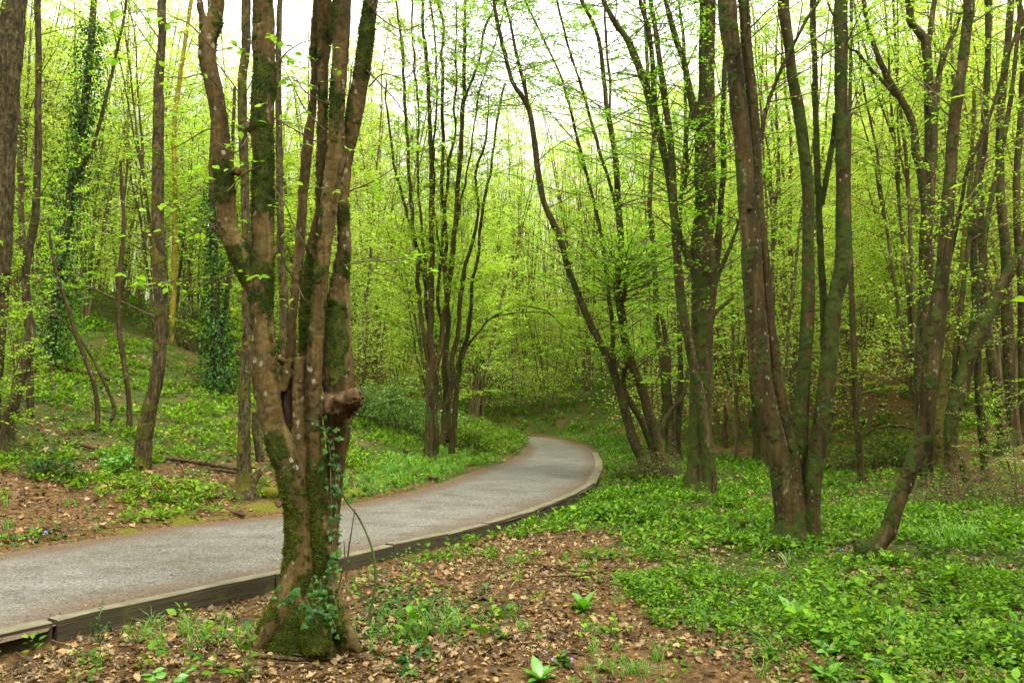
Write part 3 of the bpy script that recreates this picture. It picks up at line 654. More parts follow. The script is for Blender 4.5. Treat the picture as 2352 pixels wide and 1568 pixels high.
def near_shoots(rng):
    """thin shoots with large fresh leaves growing from the big tree"""
    sh = [((508,293),(470,300),(420,330),(380,345),(330,340),.0),((500,200),(470,170),(420,180),(370,175),(335,165),-.1),((520,440),(480,420),(430,460),(380,470),(350,450),0),
          ((625,180),(650,130),(690,100),(720,90),(760,60),0),((628,270),(680,300),(735,330),(760,345),(790,340),-.1),((860,30),(900,60),(930,70),(960,60),(985,80),0),((840,160),(880,200),(915,240),(945,290),(950,330),0),
          ((800,440),(850,420),(900,390),(950,350),(985,352),-.1),((790,610),(840,600),(890,600),(920,595),(960,600),0),((540,545),(500,520),(440,540),(400,560),(370,540),0),((495,120),(440,60),(400,40),(350,20),(300,30),-.1),
          ((600,380),(560,400),(540,420),(520,440),(490,445),-.2),((620,420),(655,470),(675,520),(700,560),(715,600),0),((640,560),(655,610),(680,650),(700,690),(715,715),0),((825,60),(850,20),(880,-20),(900,-60),(940,-80),0),
          ((745,300),(700,250),(670,190),(650,150),(640,100),0),((752,240),(700,210),(680,180),(660,178),(640,182),-.1),((500,330),(540,350),(560,330),(575,300),(590,260),-.15),((847,200),(880,170),(930,180),(960,150),(1000,130),0),((560,620),(500,640),(450,660),(400,650),(360,640),.1)]
    P_, S_ = [], []
    for s in sh:
        Y = HB0[1]+s[5]; c = catmull([P(u, v, Y+.12*i*rng.uniform(-1, 1)) for i, (u, v) in enumerate(s[:5])], 16); P_.append(c); S_.append((c, np.linspace(.006, .002, 16)))
    tg, lg = Geo(), Geo(); tubes(np.array(P_), np.tile(np.linspace(.006, .0018, 16), (len(P_), 1)), 5, tg)
    t2, l2 = foliate(S_, -9, 7, L=(.15, .45), up=.15, leafs=.062, ntw=2, twl=(.08, .18), spacing=.06, rng=rng, tmpl=LEAF8, r0=.003, keep=.75)
    tv = t2.arr(); lv = l2.arr(); tg.add(tv[0], tv[1], tv[2]); lg.add(lv[0], lv[1], lv[2])
    obj('branches', make_mesh('branches', local(tg, HB0), M['twig']), root)
    obj('crown', make_mesh('crown', local(lg, HB0), M['leaf_near'], False), root)
near_shoots(RNG)
def dead_parts():
    def wood(name, pts, rough, seed, n=34, sd=26):
        p = np.array([P(u, v, HB0[1]+dy) for u, v, w, dy in pts]); r = np.array([w*.5/F*(HB0[1]+dy) for u, v, w, dy in pts]); c = catmull(np.column_stack([p, r]), n); g = Geo(); tubes(c[None, :, :3], c[None, :, 3], sd, g, cap=True)
        V, T, Q = g.arr(); ax = np.repeat(c[:, :3], sd, 0); N = np.zeros_like(V); N[:len(ax)] = nrm(V[:len(ax)]-ax); q = V*np.array([.35, 1.5, 1.5]) if name == 'broken_stub' else V*np.array([1.2, 1.2, .4]); dd = (fbm3(q, 24, 3, seed)-.5)*rough*3 + (fbm3(q, 70, 2, seed+3)-.5)*rough
        V = V+N*dd[:, None]; e = slice((n-1)*sd, n*sd); V[e, 0] += (vn3(V[e, 0]*0, V[e, 1]*60, V[e, 2]*60, seed)-.5)*.07; obj(name, make_mesh(name, (V-HB0, T, Q), M['dead_wood_dark' if name == 'hollow_wood' else 'dead_wood'], True, {'moss': np.zeros(len(V))}), root)
    wood('broken_stub', [(750, 938, 40, -.04), (768, 936, 58, -.06), (790, 930, 58, -.08), (806, 922, 50, -.11), (818, 915, 40, -.14), (829, 916, 26, -.16)], .030, 5)
    wood('broken_stub', [(772, 960, 26, -.03), (790, 948, 22, -.07), (812, 934, 12, -.1)], .010, 6)
    M['dead_wood_dark'] = NB('shaded_rotten_wood').out((.030, .018, .009), .95)  # shade inside the hollow put into one flat dark wood colour
    wood('hollow_wood', [(674, 1060, 10, .06), (666, 985, 24, .10), (660, 920, 30, .11), (657, 875, 30, .10), (659, 850, 28, .08), (670, 830, 14, .05)], .026, 7)
    wood('torn_bark', [(700, 1190, 8, -.03), (698, 1130, 16, -.02), (694, 1080, 18, -.01), (690, 1050, 12, 0)], .010, 8)
    wood('torn_bark', [(778, 415, 6, -.1), (782, 395, 14, -.1), (786, 372, 14, -.1), (790, 352, 5, -.1)], .010, 9)
dead_parts()
def upper_crown():
    tg, lg = foliate(SP[:5], HB0[2]+4.6, 30, L=(.8, 2.2), leafs=.05, rng=RNG, spacing=.07)
    obj('upper_branches', make_mesh('upper_branches', local(tg, HB0), M['twig']), root); obj('upper_crown', make_mesh('upper_crown', local(lg, HB0), M['leaf_near'], False), root)
upper_crown()
def ivy_on(main_root, hb, lines, nl, size, rng, label=None, spread=.03, front=True, off=-.10):
    sg, lg = Geo(), Geo()
    for ln in lines:
        c = catmull([P(u, v, hb[1]+dy) for u, v, dy in ln], 40); tubes(c[None], np.full((1, 40), .005), 5, sg)
        k = rng.integers(0, 40, nl); p = c[k] + rng.normal(0, 1, (nl, 3))*np.array([spread, .02, .03]); p[:, 1] -= .01
        d = nrm(np.stack([rng.normal(0, .7, nl), -.35+rng.normal(0, .3, nl), -.6+rng.normal(0, .45, nl)], -1)); up = nrm(np.stack([rng.normal(.1, .3, nl), -1+rng.normal(0, .2, nl), .5+rng.normal(0, .3, nl)], -1))
        X, Y_, Z = frames(d, up); scatter(IVY, p, X, Y_, Z, size*rng.uniform(.5, 1.2, nl), lg)
    o = obj('ivy', make_mesh('ivy', local(lg, hb), M['ivy'], False), main_root); obj('stem', make_mesh('stem', local(sg, hb), M['twig']), o)
    return o
ivy_on(root, HB0, [[(738,935,-.13),(748,985,-.06),(758,1040,-.08),(760,1120,-.12),(762,1200,-.12),(764,1270,-.15),(762,1340,-.16),(775,1400,-.2)],
                   [(768,985,-.1),(766,1040,-.08),(770,1090,-.06),(773,1160,-.08),(776,1240,-.1),(768,1330,-.12)],
                   [(735,1330,-.2),(740,1370,-.25),(755,1400,-.3),(770,1440,-.32)]], 58, .042, RNG, spread=.026)
ivy_on(root, HB0, [[(690,1350,-.34),(668,1365,-.38),(650,1375,-.4)], [(700,1370,-.36),(715,1400,-.38),(728,1430,-.4)], [(660,1350,-.36),(650,1375,-.4),(690,1390,-.4)]], 9, .055, RNG, spread=.05)

FM = dict(z0=2.2, nb=26, L=(.8, 2.2), leafs=.058, spacing=.06)
# ---- trees on the bank, left of the path
hero('leaning_tree', 'leaning rough-barked trunk on the bank left of the path, mossy at its foot', (318, 1080), [[(318,1080,40),(328,1040,38),(333,993,36),(345,930,32),(358,883,30),(366,820,29),(371,750,28),(371,690,28),(366,640,29),(364,560,28),(362,500,27),(362,440,27),(364,370,27),(363,330,24),(366,240,24),(364,200,22),(370,120,20),(373,75,19),(372,0,19)]],
     bark='bark_rough', moss=.12, lump=.012, vox=.014, ridge=.014, fol=dict(FM, z0=4.5, nb=12), seed=2, flare=.5, wob=.01)
hero('mossy_tree', 'straight mossy trunk just behind the big front tree, on the left', (561, 1138), [[(561,1138,40),(561,1100,34),(560,1040,30),(562,957,27),(562,875,26),(568,765,21),(566,683,18),(568,571,22),(564,480,20),(561,366,20),(558,293,21),(557,183,20),(565,110,20),(566,0,21)],
      [(598,1060,20,.3),(592,1010,20,.3),(588,980,18,.3),(586,945,13,.3)]], bark='bark_rough', moss=.22, vox=.013, ridge=.008, fol=dict(FM, z0=4.5, nb=10), seed=3, flare=1.0, wob=.01)
hero('mossy_tree', 'slim mossy trunk seen through the gap in the middle of the big front tree', (636, 1125), [[(636,1125,36),(640,1050,28),(648,960,24),(655,840,22),(652,700,20),(648,600,18),(643,450,16),(640,300,15),(640,150,14),(643,0,12)]],
     bark='bark_rough', moss=.25, vox=.014, fol=dict(FM, z0=4, nb=10), seed=4, dY=1.0)
hero('leaning_tree', 'slim dark trunk curving up from the left edge of the photo', (6, 1012), [[(6,1012,34),(20,960,28),(33,920,24),(55,846,22),(71,773,21),(60,690,18),(60,620,18),(66,570,20),(82,500,18),(85,400,16),(87,300,15),(87,200,14),(88,100,14),(88,0,14)]],
     bark='bark_rough', moss=.0, vox=.013, fol=dict(FM, z0=1.5, nb=34, L=(.6, 1.6), leafs=.055), seed=5)
hero('oak_tree', 'thick furrowed oak trunk at the top left corner', (-52, 1035), [[(-52,1035,80),(-40,950,66),(-25,850,58),(-8,650,54),(2,480,52),(8,350,52),(18,200,52),(28,100,52),(35,0,50)]], bark='bark_rough', moss=-.1, vox=.014, ridge=.03, lump=.01, seed=6, fol=dict(FM, z0=6, nb=10))
hero('mossy_tree', 'short-looking mossy trunk among leaf sprays at the left edge, behind the curving one', (68, 995), [[(68,995,19),(68,900,17),(66,800,15),(60,650,14),(50,500,13),(45,350,12),(40,200,11),(42,0,10)]], bark='bark_rough', moss=.2, vox=.014, fol=dict(FM, z0=1.2, nb=22, L=(.5, 1.3)), seed=7, dY=1.5)
hero('slim_tree', 'slim bare crooked stem on the bank, broken at the top, left of the leaning trunk', (297, 992), [[(297,992,14),(297,920,12),(286,846,11),(273,737,12),(275,627,11),(284,517,9),(280,440,8),(277,370,6)], [(281,470,7),(290,420,6),(293,365,5)]], bark='bark_mid', vox=.011, extend=0, flare=.3, seed=8, lump=.006)
hero('slim_tree', 'thin crooked stem on the bank bending up to the left', (224, 990), [[(224,990,13),(223,920,11),(212,865,11),(183,791,10),(161,722,9),(140,660,7),(120,590,6),(110,500,5)]], vox=.011, flare=.3, extend=1, seed=9, lump=.006)
hero('slim_tree', 'thin stem with a hooked foot on the bank, right of the crooked pair', (245, 975), [[(245,975,9),(264,949,9),(256,915,8),(234,868,8),(205,810,7),(172,766,6),(110,700,5),(90,640,4)]], vox=.010, flare=0, extend=.5, seed=10, lump=.004)
r_, hb_, sp_, _ = hero('ivy_tree', 'leaning tree wrapped in dark ivy on the left slope', (108, 860), [[(108,860,26),(120,760,22),(140,600,20),(165,430,20),(185,300,18),(205,150,16),(215,0,14)], [(165,430,12),(215,330,9),(250,200,8),(275,90,7),(290,0,6)]], vox=.025, moss=.1, seed=11, fol=dict(FM, z0=2, nb=22, L=(.8,2.0), leafs=.07))
def wrap_ivy(root, hb, sp, n, spread, size, z0, z1, rng):
    p, r = sp; k = np.where((p[:, 2] > hb[2]+z0) & (p[:, 2] < hb[2]+z1))[0]; k = k[rng.integers(0, len(k), n)]; a = rng.uniform(0, 2*math.pi, n); o = np.stack([np.cos(a), np.sin(a), np.zeros(n)], -1)
    rad = r[k] + np.abs(rng.normal(0, spread, n))*(.4+vn2(p[k, 2]*1.7, a*0)); q = p[k] + o*rad[:, None] + rng.normal(0, .06, (n, 3))
    X, Y_, Z = frames(nrm(o*.5+np.array([0, 0, -.6])+rng.normal(0, .5, (n, 3))), nrm(o+np.array([0, 0, .5])+rng.normal(0, .4, (n, 3))))
    obj('ivy', make_mesh('ivy', local(scatter(LEAF4, q, X, Y_, Z, size*rng.uniform(.6, 1.2, n)), hb), M['ivy'], False), root)
wrap_ivy(r_, hb_, sp_[0], 6500, .30, .10, .3, 9.5, RNG)
r_, hb_, sp_, _ = hero('ivy_tree', 'ivy-clad dark trunk on the bank above the log, left of the big front tree', (508, 905), [[(508,905,34),(505,850,30),(500,780,26),(495,690,20),(490,560,17),(487,400,14),(490,250,12),(488,80,9)], [(500,800,14,.3),(520,700,12,.3),(530,560,10,.3),(532,400,9,.3),(540,200,8,.3)]], vox=.03, moss=.1, seed=12, fol=dict(FM, z0=1.5, nb=24, L=(.8,2.2), leafs=.08))
wrap_ivy(r_, hb_, sp_[0], 3500, .22, .11, .1, 6, RNG)
hero('yellow_tree', 'pale trunk covered in bright yellow lichen on the left slope', (393, 790), [[(393,790,15),(395,770,14),(399,663,14),(401,572,13),(402,450,12),(400,300,11),(412,190,11),(425,100,10),(440,0,9)]], bark='bark_yellow', vox=.03, moss=-1.2, seed=13, lump=.02, fol=dict(FM, z0=5, nb=16, leafs=.08))

# ---- clump left of the path at the bend
hero('coppiced_tree', 'tall clump of many slender dark stems on the left verge at the bend', (990, 1058), [
 [(982,1055,22),(988,978,19),(992,901,18),(990,824,16),(990,709,14),(992,555,12),(989,350,10),(981,200,9),(971,0,7)],
 [(990,910,13),(996,874,13),(1009,817,12),(1023,728,12),(1034,632,12),(1044,517,11),(1057,350,10),(1067,225,9),(1067,100,8),(1072,0,7)],
 [(1066,235,7),(1074,200,6),(1097,150,6),(1110,95,5),(1127,40,5)],
 [(985,930,12),(982,897,11),(976,794,10),(965,690,10),(953,555,9),(942,425,8),(932,250,7),(921,100,6),(906,0,5)],
 [(1028,1010,16,.6),(1028,997,16,.6),(1026,901,14,.6),(1022,836,13,.6),(1028,747,11,.6),(1021,632,10,.6),(1021,517,9,.6),(1014,300,8,.6),(1017,125,7,.6),(1011,0,6,.6)],
 [(1016,1020,13,.4),(1019,993,13,.4),(1034,882,13,.4),(1049,786,11,.4),(1061,690,10,.4),(1069,613,9,.4),(1096,500,7,.4),(1092,400,6,.4),(1114,325,5,.4),(1127,220,4,.4)],
 [(1038,1025,14,.8),(1040,1009,14,.8),(1048,920,12,.8),(1061,824,11,.8),(1076,747,9,.8),(1088,651,8,.8),(1099,574,7,.8),(1117,450,6,.8),(1137,300,5,.8),(1162,190,4,.8)],
 [(1000,1045,15,.3),(1002,960,12,.3),(998,880,10,.5),(985,760,8,.6),(975,640,7,.6),(925,460,6,.6),(900,350,5,.6),(886,180,4,.6)],
 [(1034,880,8,.2),(1010,700,7,.2),(1012,560,7,.2),(1030,400,6,.2),(1046,260,5,.2),(1050,100,4,.2)],
 [(992,700,7),(972,560,6),(958,400,5),(960,230,5),(948,80,4)], [(1042,560,6),(1062,430,5),(1090,310,4),(1100,200,4),(1140,90,3)],
 [(1022,640,6),(1000,480,5),(998,330,5),(1001,160,4),(990,0,4)],
 dict(p=[(1061,824,8,.6),(1073,790,6,.6),(1098,760,5,.6),(1126,732,4,.6),(1184,705,3.4,.6),(1238,709,3,.6),(1262,720,2.4,.6),(1300,760,2,.6)], extend=0),
 dict(p=[(1126,732,3,.6),(1150,724,2.6,.6),(1195,717,2.4,.6),(1250,718,2,.6),(1280,730,2,.6)], extend=0)],
 merge=False, sides=10, moss=.18, lump=.02, wob=.10, seed=14, extend=4, leafm='leaf_near', flare=.8,
 fol=dict(z0=3.6, nb=56, L=(.7, 2.0), leafs=.085, spacing=.075, ntw=8, r0=.006))

# ---- right of the path
hero('coppiced_tree', 'clump of dark curved stems leaning left over the path on the right verge', (1510, 1094), [
 [(1490,1098,28),(1476,1060,24),(1450,1001,23),(1425,904,20),(1404,841,18),(1375,778,17),(1349,727,16),(1322,665,15),(1287,550,14),(1247,450,13),(1227,325,12),(1212,245,12),(1177,190,10),(1157,115,9),(1137,25,8)],
 [(1214,250,8),(1202,190,8),(1187,130,7),(1173,60,6),(1162,0,6)],
 [(1533,1098,30),(1518,1050,26),(1505,1001,25),(1480,909,22),(1450,829,20),(1432,745,20),(1421,656,19),(1427,559,15),(1422,500,14),(1412,350,12),(1392,225,11),(1382,125,10),(1365,60,9),(1337,0,9)],
 [(1430,690,14),(1438,650,12),(1446,615,11),(1455,588,10)], [(1420,700,12),(1414,650,9),(1408,605,7)],
 [(1510,1080,20,.5),(1505,1060,18,.5),(1476,972,15,.5),(1440,910,13,.5),(1434,860,9,.4),(1444,838,8,.3)],
 [(1416,870,10,.8),(1413,833,10,.8),(1400,685,9,.8),(1382,550,8,.8),(1347,400,7,.8),(1322,300,6,.8),(1287,175,5,.8),(1237,65,4,.8),(1207,0,4,.8)],
 [(1422,500,8),(1395,400,8),(1370,320,7),(1345,230,6),(1310,120,5),(1280,0,5)], [(1400,280,7),(1402,190,6),(1392,90,5),(1390,0,5)]],
 merge=False, sides=12, moss=.25, wob=.04, lump=.02, seed=15, extend=3, fol=dict(z0=1.8, nb=46, L=(1.0, 3.2), up=.12, leafs=.084, spacing=.07, ntw=10, flat=.12))
hero('coppiced_tree', 'dark stem pair with a snapped fork between the leaning clump and the pollard', (1540, 1070), [
 [(1545,1085,28),(1543,1056,26),(1538,980,24),(1531,900,24),(1526,833,22),(1509,753,15),(1505,643,13),(1497,517,12),(1492,475,11),(1497,375,10),(1502,310,9),(1490,200,8),(1480,0,7)],
 [(1532,860,20),(1534,812,14),(1527,760,11),(1520,727,8)], [(1556,1075,20,.4),(1556,990,18,.4),(1563,900,14,.4),(1562,780,11,.4),(1557,640,10,.4),(1562,500,8,.4),(1574,300,7,.4),(1570,100,6,.4)],
 [(1516,1010,10,-.2),(1520,985,12,-.2),(1539,946,12,-.2),(1562,918,10,-.2),(1575,890,8,-.1),(1581,845,6,0)]],
 merge=False, sides=12, moss=.3, lump=.02, seed=16, dY=.8, fol=dict(z0=2.5, nb=34, L=(.8, 2.4), up=.15, leafs=.084, spacing=.07, ntw=8, flat=.12))
hero('pollard_tree', 'thick dark mossy pollard with a knobbly head where several stems fork', (1608, 1138), [
 [(1608,1138,62),(1608,1080,58),(1608,1000,54),(1610,900,50),(1612,800,50),(1614,720,52),(1618,660,58),(1618,625,62),(1612,560,52),(1618,500,46),(1620,400,50),(1620,300,44),(1624,200,36),(1624,100,36),(1626,0,38)],
 [(1608,650,24),(1590,609,22),(1568,559,19),(1552,510,18),(1540,430,17),(1525,350,17),(1512,290,18),(1490,220,18),(1467,150,17),(1440,90,15),(1412,50,12),(1387,0,11)],
 [(1598,300,20),(1593,250,19),(1580,190,16),(1573,150,14),(1548,75,13),(1528,0,12)],
 [(1510,310,13,.1),(1504,240,12,.1),(1500,160,12,.1),(1492,80,11,.1),(1470,0,10,.1)],
 [(1622,655,24),(1640,610,22),(1648,560,19),(1652,520,14),(1658,440,13),(1662,380,12),(1660,280,11),(1664,180,10),(1672,80,9),(1680,0,8)],
 [(1640,660,14),(1650,630,12),(1668,590,10),(1682,555,9),(1700,500,8),(1722,430,7),(1745,330,6),(1770,230,5),(1800,140,5)],
 dict(p=[(1636,730,12),(1650,712,9),(1675,690,8),(1703,660,6),(1740,640,5)], extend=.4),
 [(1632,1125,30,-.25),(1630,1060,28,-.25),(1623,1001,26,-.25),(1602,875,22,-.25),(1577,761,21,-.25),(1564,685,21,-.25),(1556,590,19,-.25),(1550,500,17,-.25),(1543,350,15,-.25),(1523,200,14,-.25),(1503,50,12,-.25),(1495,0,11,-.25)],
 [(1560,470,10,-.2),(1578,390,9,-.1),(1575,330,8,-.1),(1586,260,7,-.1)]],
 bark='bark_mid', moss=.42, vox=.018, lump=.022, seed=17, flare=.5, wob=.012, fol=dict(z0=2.8, nb=34, L=(.8, 2.4), up=.2, leafs=.07, spacing=.075))
def k_moss(Wd, N, m):
    u, v = proj(Wd[:, 0], Wd[:, 1], Wd[:, 2]); return m + .42*sst(u, 1800, 1830)*(1-sst(v, 1080, 1200)) + .25*sst(u, 1800, 1830) + .5*np.exp(-((u-1840)/60)**2-((v-1235)/45)**2)
def stub_moss(Wd, N, m):
    u, v = proj(Wd[:, 0], Wd[:, 1], Wd[:, 2]); return m + 1.3*np.exp(-((u-1978)/24)**2-((v-1264)/26)**2) + .5*sst(N[:, 2], .1, .7)*sst(v, 900, 1150)
hero('hornbeam_tree', 'tall right-hand tree, three thick stems splayed from one foot, one with a cut knot', (1822, 1252), [
 [(1815,1252,70),(1812,1200,60),(1802,1130,52),(1791,1061,50),(1770,970,50),(1755,904,48),(1745,830,48),(1738,746,48),(1730,640,46),(1725,560,44),(1715,470,42),(1709,350,40),(1696,250,40),(1688,150,40),(1674,60,42),(1670,0,42)],
 [(1835,1240,44,.05),(1832,1150,34,.08),(1818,1040,30,.1),(1800,960,30,.1),(1785,880,27,.1),(1778,800,26,.1),(1768,746,26,.1),(1755,600,25,.1),(1743,480,25,.1),(1738,350,23,.1),(1728,230,24,.1),(1716,120,26,.1),(1708,0,24,.1)],
 [(1862,1252,36,.15),(1855,1180,26,.15),(1845,1113,28,.2),(1838,1008,36,.2),(1844,904,31,.2),(1852,800,30,.2),(1856,700,30,.2),(1857,600,28,.2),(1857,500,27,.2),(1856,440,27,.2),(1848,350,27,.2),(1834,250,26,.2),(1820,180,24,.2),(1812,100,24,.2),(1800,0,25,.2)],
 [(1868,1250,40,0),(1868,1180,34,0),(1869,1100,38,0),(1878,1030,40,0),(1890,960,40,0),(1896,904,38,0),(1905,820,38,0),(1912,746,36,0),(1920,680,35,0),(1936,600,36,0),(1936,500,31,0),(1935,350,31,0),(1932,200,30,0),(1932,100,31,0),(1932,0,31,0)],
 dict(p=[(1896,975,22,-.03),(1906,955,20,-.05),(1913,943,19,-.08)], extend=0),
 [(1895,800,20,.3),(1893,725,19,.3),(1886,600,15,.3),(1880,450,14,.3),(1874,300,13,.3),(1872,150,13,.3),(1868,0,14,.3)],
 [(1888,470,12,.3),(1900,400,12,.3),(1912,330,11,.3),(1918,260,9,.2)],
 dict(p=[(1720,480,10,-.1),(1722,476,14,-.14)], extend=0),
 [(1745,330,12,.15),(1760,250,9,.15),(1790,170,8,.1),(1830,90,8,.1),(1870,20,7,.1)]],
 bark='bark_mid', moss=.02, vox=.012, lump=.010, seed=18, xtra=k_moss, flare=.35, wob=.008, sides=18, extend=4, fol=dict(z0=5.2, nb=14, L=(.8, 2.0), leafs=.055, spacing=.07))
hero('mossy_tree', 'short mossy stepped trunk half hidden behind the left stem of the three-stemmed tree', (1743, 1068), [[(1745,1068,28),(1742,1000,26),(1738,940,22),(1730,860,18),(1722,740,15),(1712,600,13),(1700,450,11),(1690,300,10),(1690,100,9)]], moss=.4, vox=.02, seed=19, fol=dict(FM, z0=2, nb=16, leafs=.075, up=.15))
hero('curved_tree', 'slender trunk curving up to the right from a mossy stub, right of the three-stemmed tree', (1990, 1290), [
 [(1988,1290,50),(2000,1270,40),(2020,1245,36),(2040,1218,36),(2058,1165,35),(2077,1113,36),(2098,1060,37),(2117,1008,38),(2128,950,38),(2132,904,40),(2142,820,42),(2150,746,42),(2162,650,33),(2173,560,30),(2180,450,27),(2190,300,25),(2200,220,24),(2210,150,23),(2222,60,23),(2226,0,25)],
 dict(p=[(2008,1276,30),(1992,1266,42),(1974,1262,46),(1966,1262,30)], extend=0), [(2150,700,14,.2),(2180,600,10,.2),(2205,480,9,.2),(2225,380,9,.2),(2262,300,8,.2),(2300,180,7,.2),(2340,40,6,.2)]],
 moss=-.02, vox=.012, lump=.008, seed=20, xtra=stub_moss, flare=.1, wob=.008, fol=dict(z0=2.6, nb=26, L=(.4, 1.2), leafs=.05, spacing=.06, ntw=4))
hero('forked_tree', 'dark forking trunk directly behind the curved one, a limb arching up to the left', (2128, 1120), [
 [(2128,1120,34),(2124,1000,32),(2116,900,32),(2118,800,32),(2124,746,33),(2128,640,30),(2126,560,28),(2130,480,28),(2138,380,28),(2138,265,28),(2132,180,22),(2126,100,20),(2108,70,18),(2093,50,17),(2088,0,16)],
 [(2134,200,14),(2130,130,13),(2138,70,12),(2148,0,12)], [(2140,330,15),(2148,260,14),(2160,160,13),(2180,100,11),(2193,75,10),(2208,30,9),(2230,-20,8)],
 [(2126,480,19),(2118,425,20),(2112,385,18),(2103,350,18),(2100,300,17),(2088,262,17),(2068,225,16),(2048,195,15),(2025,150,14),(2010,110,12),(1994,60,11),(1984,0,11)],
 [(2056,220,9),(2030,190,8),(1993,150,7),(1970,120,7),(1953,110,6),(1925,60,5)]],
 moss=.1, vox=.018, lump=.014, seed=21, dY=-.5, flare=.3, wob=.012, fol=dict(z0=4, nb=14, L=(.6, 1.6), leafs=.065, spacing=.08))
hero('leaning_tree', 'mossy trunk leaning far right toward the edge of the photo, on splayed roots', (2192, 1142), [
 [(2195,1142,44),(2188,1100,34),(2185,1050,29),(2184,1000,29),(2188,950,31),(2202,904,33),(2218,850,32),(2232,800,32),(2258,746,30),(2290,680,27),(2325,615,25),(2352,575,24),(2400,510,22),(2450,420,20)],
 dict(p=[(2200,1040,16),(2214,1080,18),(2226,1120,18),(2238,1158,16)], extend=0), dict(p=[(2186,1030,14),(2174,1060,14),(2168,1100,14),(2165,1136,14)], extend=0),
 [(2212,870,16,.2),(2232,760,14,.2),(2252,640,13,.2),(2268,500,12,.2),(2300,350,11,.2),(2325,200,10,.2),(2340,60,9,.2)],
 [(2190,930,14,.3),(2196,800,12,.3),(2215,640,11,.3),(2235,480,10,.3),(2255,330,9,.3),(2290,220,8,.3)]],
 moss=.35, vox=.018, lump=.014, seed=22, flare=.2, wob=.01, fol=dict(z0=1.5, nb=22, L=(.6, 1.8), leafs=.06, spacing=.07))
hero('mossy_tree', 'yellow-green mossy trunk behind the foot of the leaning one at right', (2160, 1100), [[(2168,1120,30),(2160,1040,30),(2156,985,34),(2166,900,22),(2180,800,16),(2200,700,13),(2214,560,12),(2230,400,10),(2240,200,8)], [(2220,905,14,.5),(2206,800,15,.5),(2190,778,14,.4),(2180,765,12,.4)]],
     bark='bark_rough', moss=.75, vox=.022, seed=23, dY=2, flare=.2)
hero('slim_tree', 'dark upright trunk at the far right, second from the edge', (2268, 1145), [[(2268,1145,24),(2262,1040,20),(2250,930,19),(2246,800,16),(2238,650,15),(2240,500,14),(2262,330,12),(2270,150,11),(2275,0,10)]], moss=.15, vox=.02, seed=24, fol=dict(FM, nb=14), dY=1)
hero('slim_tree', 'dark bark-furrowed trunk at the far right behind the small bright-leaved sprays', (2312, 1040), [[(2312,1050,30),(2305,1000,26),(2290,900,24),(2275,800,22),(2263,700,20),(2256,560,18),(2250,400,16),(2262,250,14),(2270,60,12)]], moss=.0, vox=.022, seed=25, fol=dict(FM, nb=12), bark='bark_mid')
hero('slim_tree', 'tall dark trunk nearest the right edge of the photo', (2330, 1020), [[(2330,1030,30),(2322,900,27),(2314,746,26),(2312,600,24),(2300,450,20),(2296,300,18),(2310,150,16),(2322,0,15)], [(2350,1010,22,.5),(2350,850,20,.5),(2345,650,18,.5),(2335,450,16,.5),(2345,250,14,.5),(2350,50,12,.5)]], moss=.0, vox=.025, seed=26, fol=dict(FM, nb=16))
hero('slim_tree', 'thin upright dark stem between the three-stemmed tree and the curved one', (1980, 1115), [[(1980,1115,17),(1974,1040,14),(1965,930,14),(1959,746,13),(1952,560,11),(1950,400,9),(1953,200,8),(1955,0,7)],
   dict(p=[(1972,1010,7),(1990,995,6),(2017,982,6),(2059,977,6),(2096,985,5),(2120,990,4)], extend=0), dict(p=[(1990,1000,12,.8),(2000,950,10,.8),(2006,930,7,.8),(2040,932,5,.8),(2106,932,4,.8)], extend=0)], moss=.12, vox=.014, seed=27, fol=dict(FM, z0=1, nb=18, L=(.6, 2.0), up=.1, flat=.1, leafs=.06), flare=.4)

# ---- leafy saplings close to the edges
def sapling(label, uv, h, rng, leafs=.055, n=14, dY=0, mm='leaf_near', lean=(0, 0)):
    hb = hit(*uv); hb[1] += dY; hb[2] = HF(hb[0], hb[1]); root = thing('sapling', label, 'sapling', tuple(hb)); sp = []
    for i in range(3):
        k = np.linspace(0, 1, 14); az = rng.uniform(0, 6.28); s = rng.uniform(.1, .35); p = np.stack([np.cos(az)*s*k*h*.5+lean[0]*k*k, np.sin(az)*s*k*h*.5+lean[1]*k*k, k*h*rng.uniform(.7, 1)], -1)+hb
        sp.append((wander(p, .08, rng), np.linspace(.014, .004, 14)))
    g = Geo(); tubes(np.array([q[0] for q in sp]), np.array([q[1] for q in sp]), 6, g); obj('trunk', make_mesh('trunk', local(g, hb), M['bark_far']), root)
    tg, lg = foliate(sp, hb[2]+h*.12, n, L=(.3, .9), up=.25, leafs=leafs, ntw=7, twl=(.15, .4), spacing=.045, rng=rng, r0=.006, flat=.15)
    obj('branches', make_mesh('branches', local(tg, hb), M['twig']), root); obj('crown', make_mesh('crown', local(lg, hb), M[mm], False), root)
sapling('leafy sapling with bright sprays at the left edge in front of the curving trunk', (-15, 1060), 3.6, RNG, n=26)
sapling('leafy sapling between the furrowed oak and the ivy tree at left', (45, 985), 4.2, RNG, n=28)
sapling('tall leafy sapling left of the ivy-wrapped tree, under the oak', (70, 930), 5.5, RNG, n=30, leafs=.06)
sapling('low leafy sapling at the foot of the ivy-wrapped tree', (150, 850), 3.6, RNG, n=24, leafs=.07)
sapling('small sapling with pale yellow-green sprays by the right edge', (2330, 1150), 2.0, RNG, n=12, leafs=.04, lean=(-.4, 0))
sapling('small sapling with bright sprays under the leaning tree at right', (2262, 1085), 2.4, RNG, n=12, leafs=.045, lean=(.3, 0))
sapling('leafy sapling beside the ivy-clad dark trunk on the bank', (545, 880), 3.4, RNG, n=18, leafs=.075)

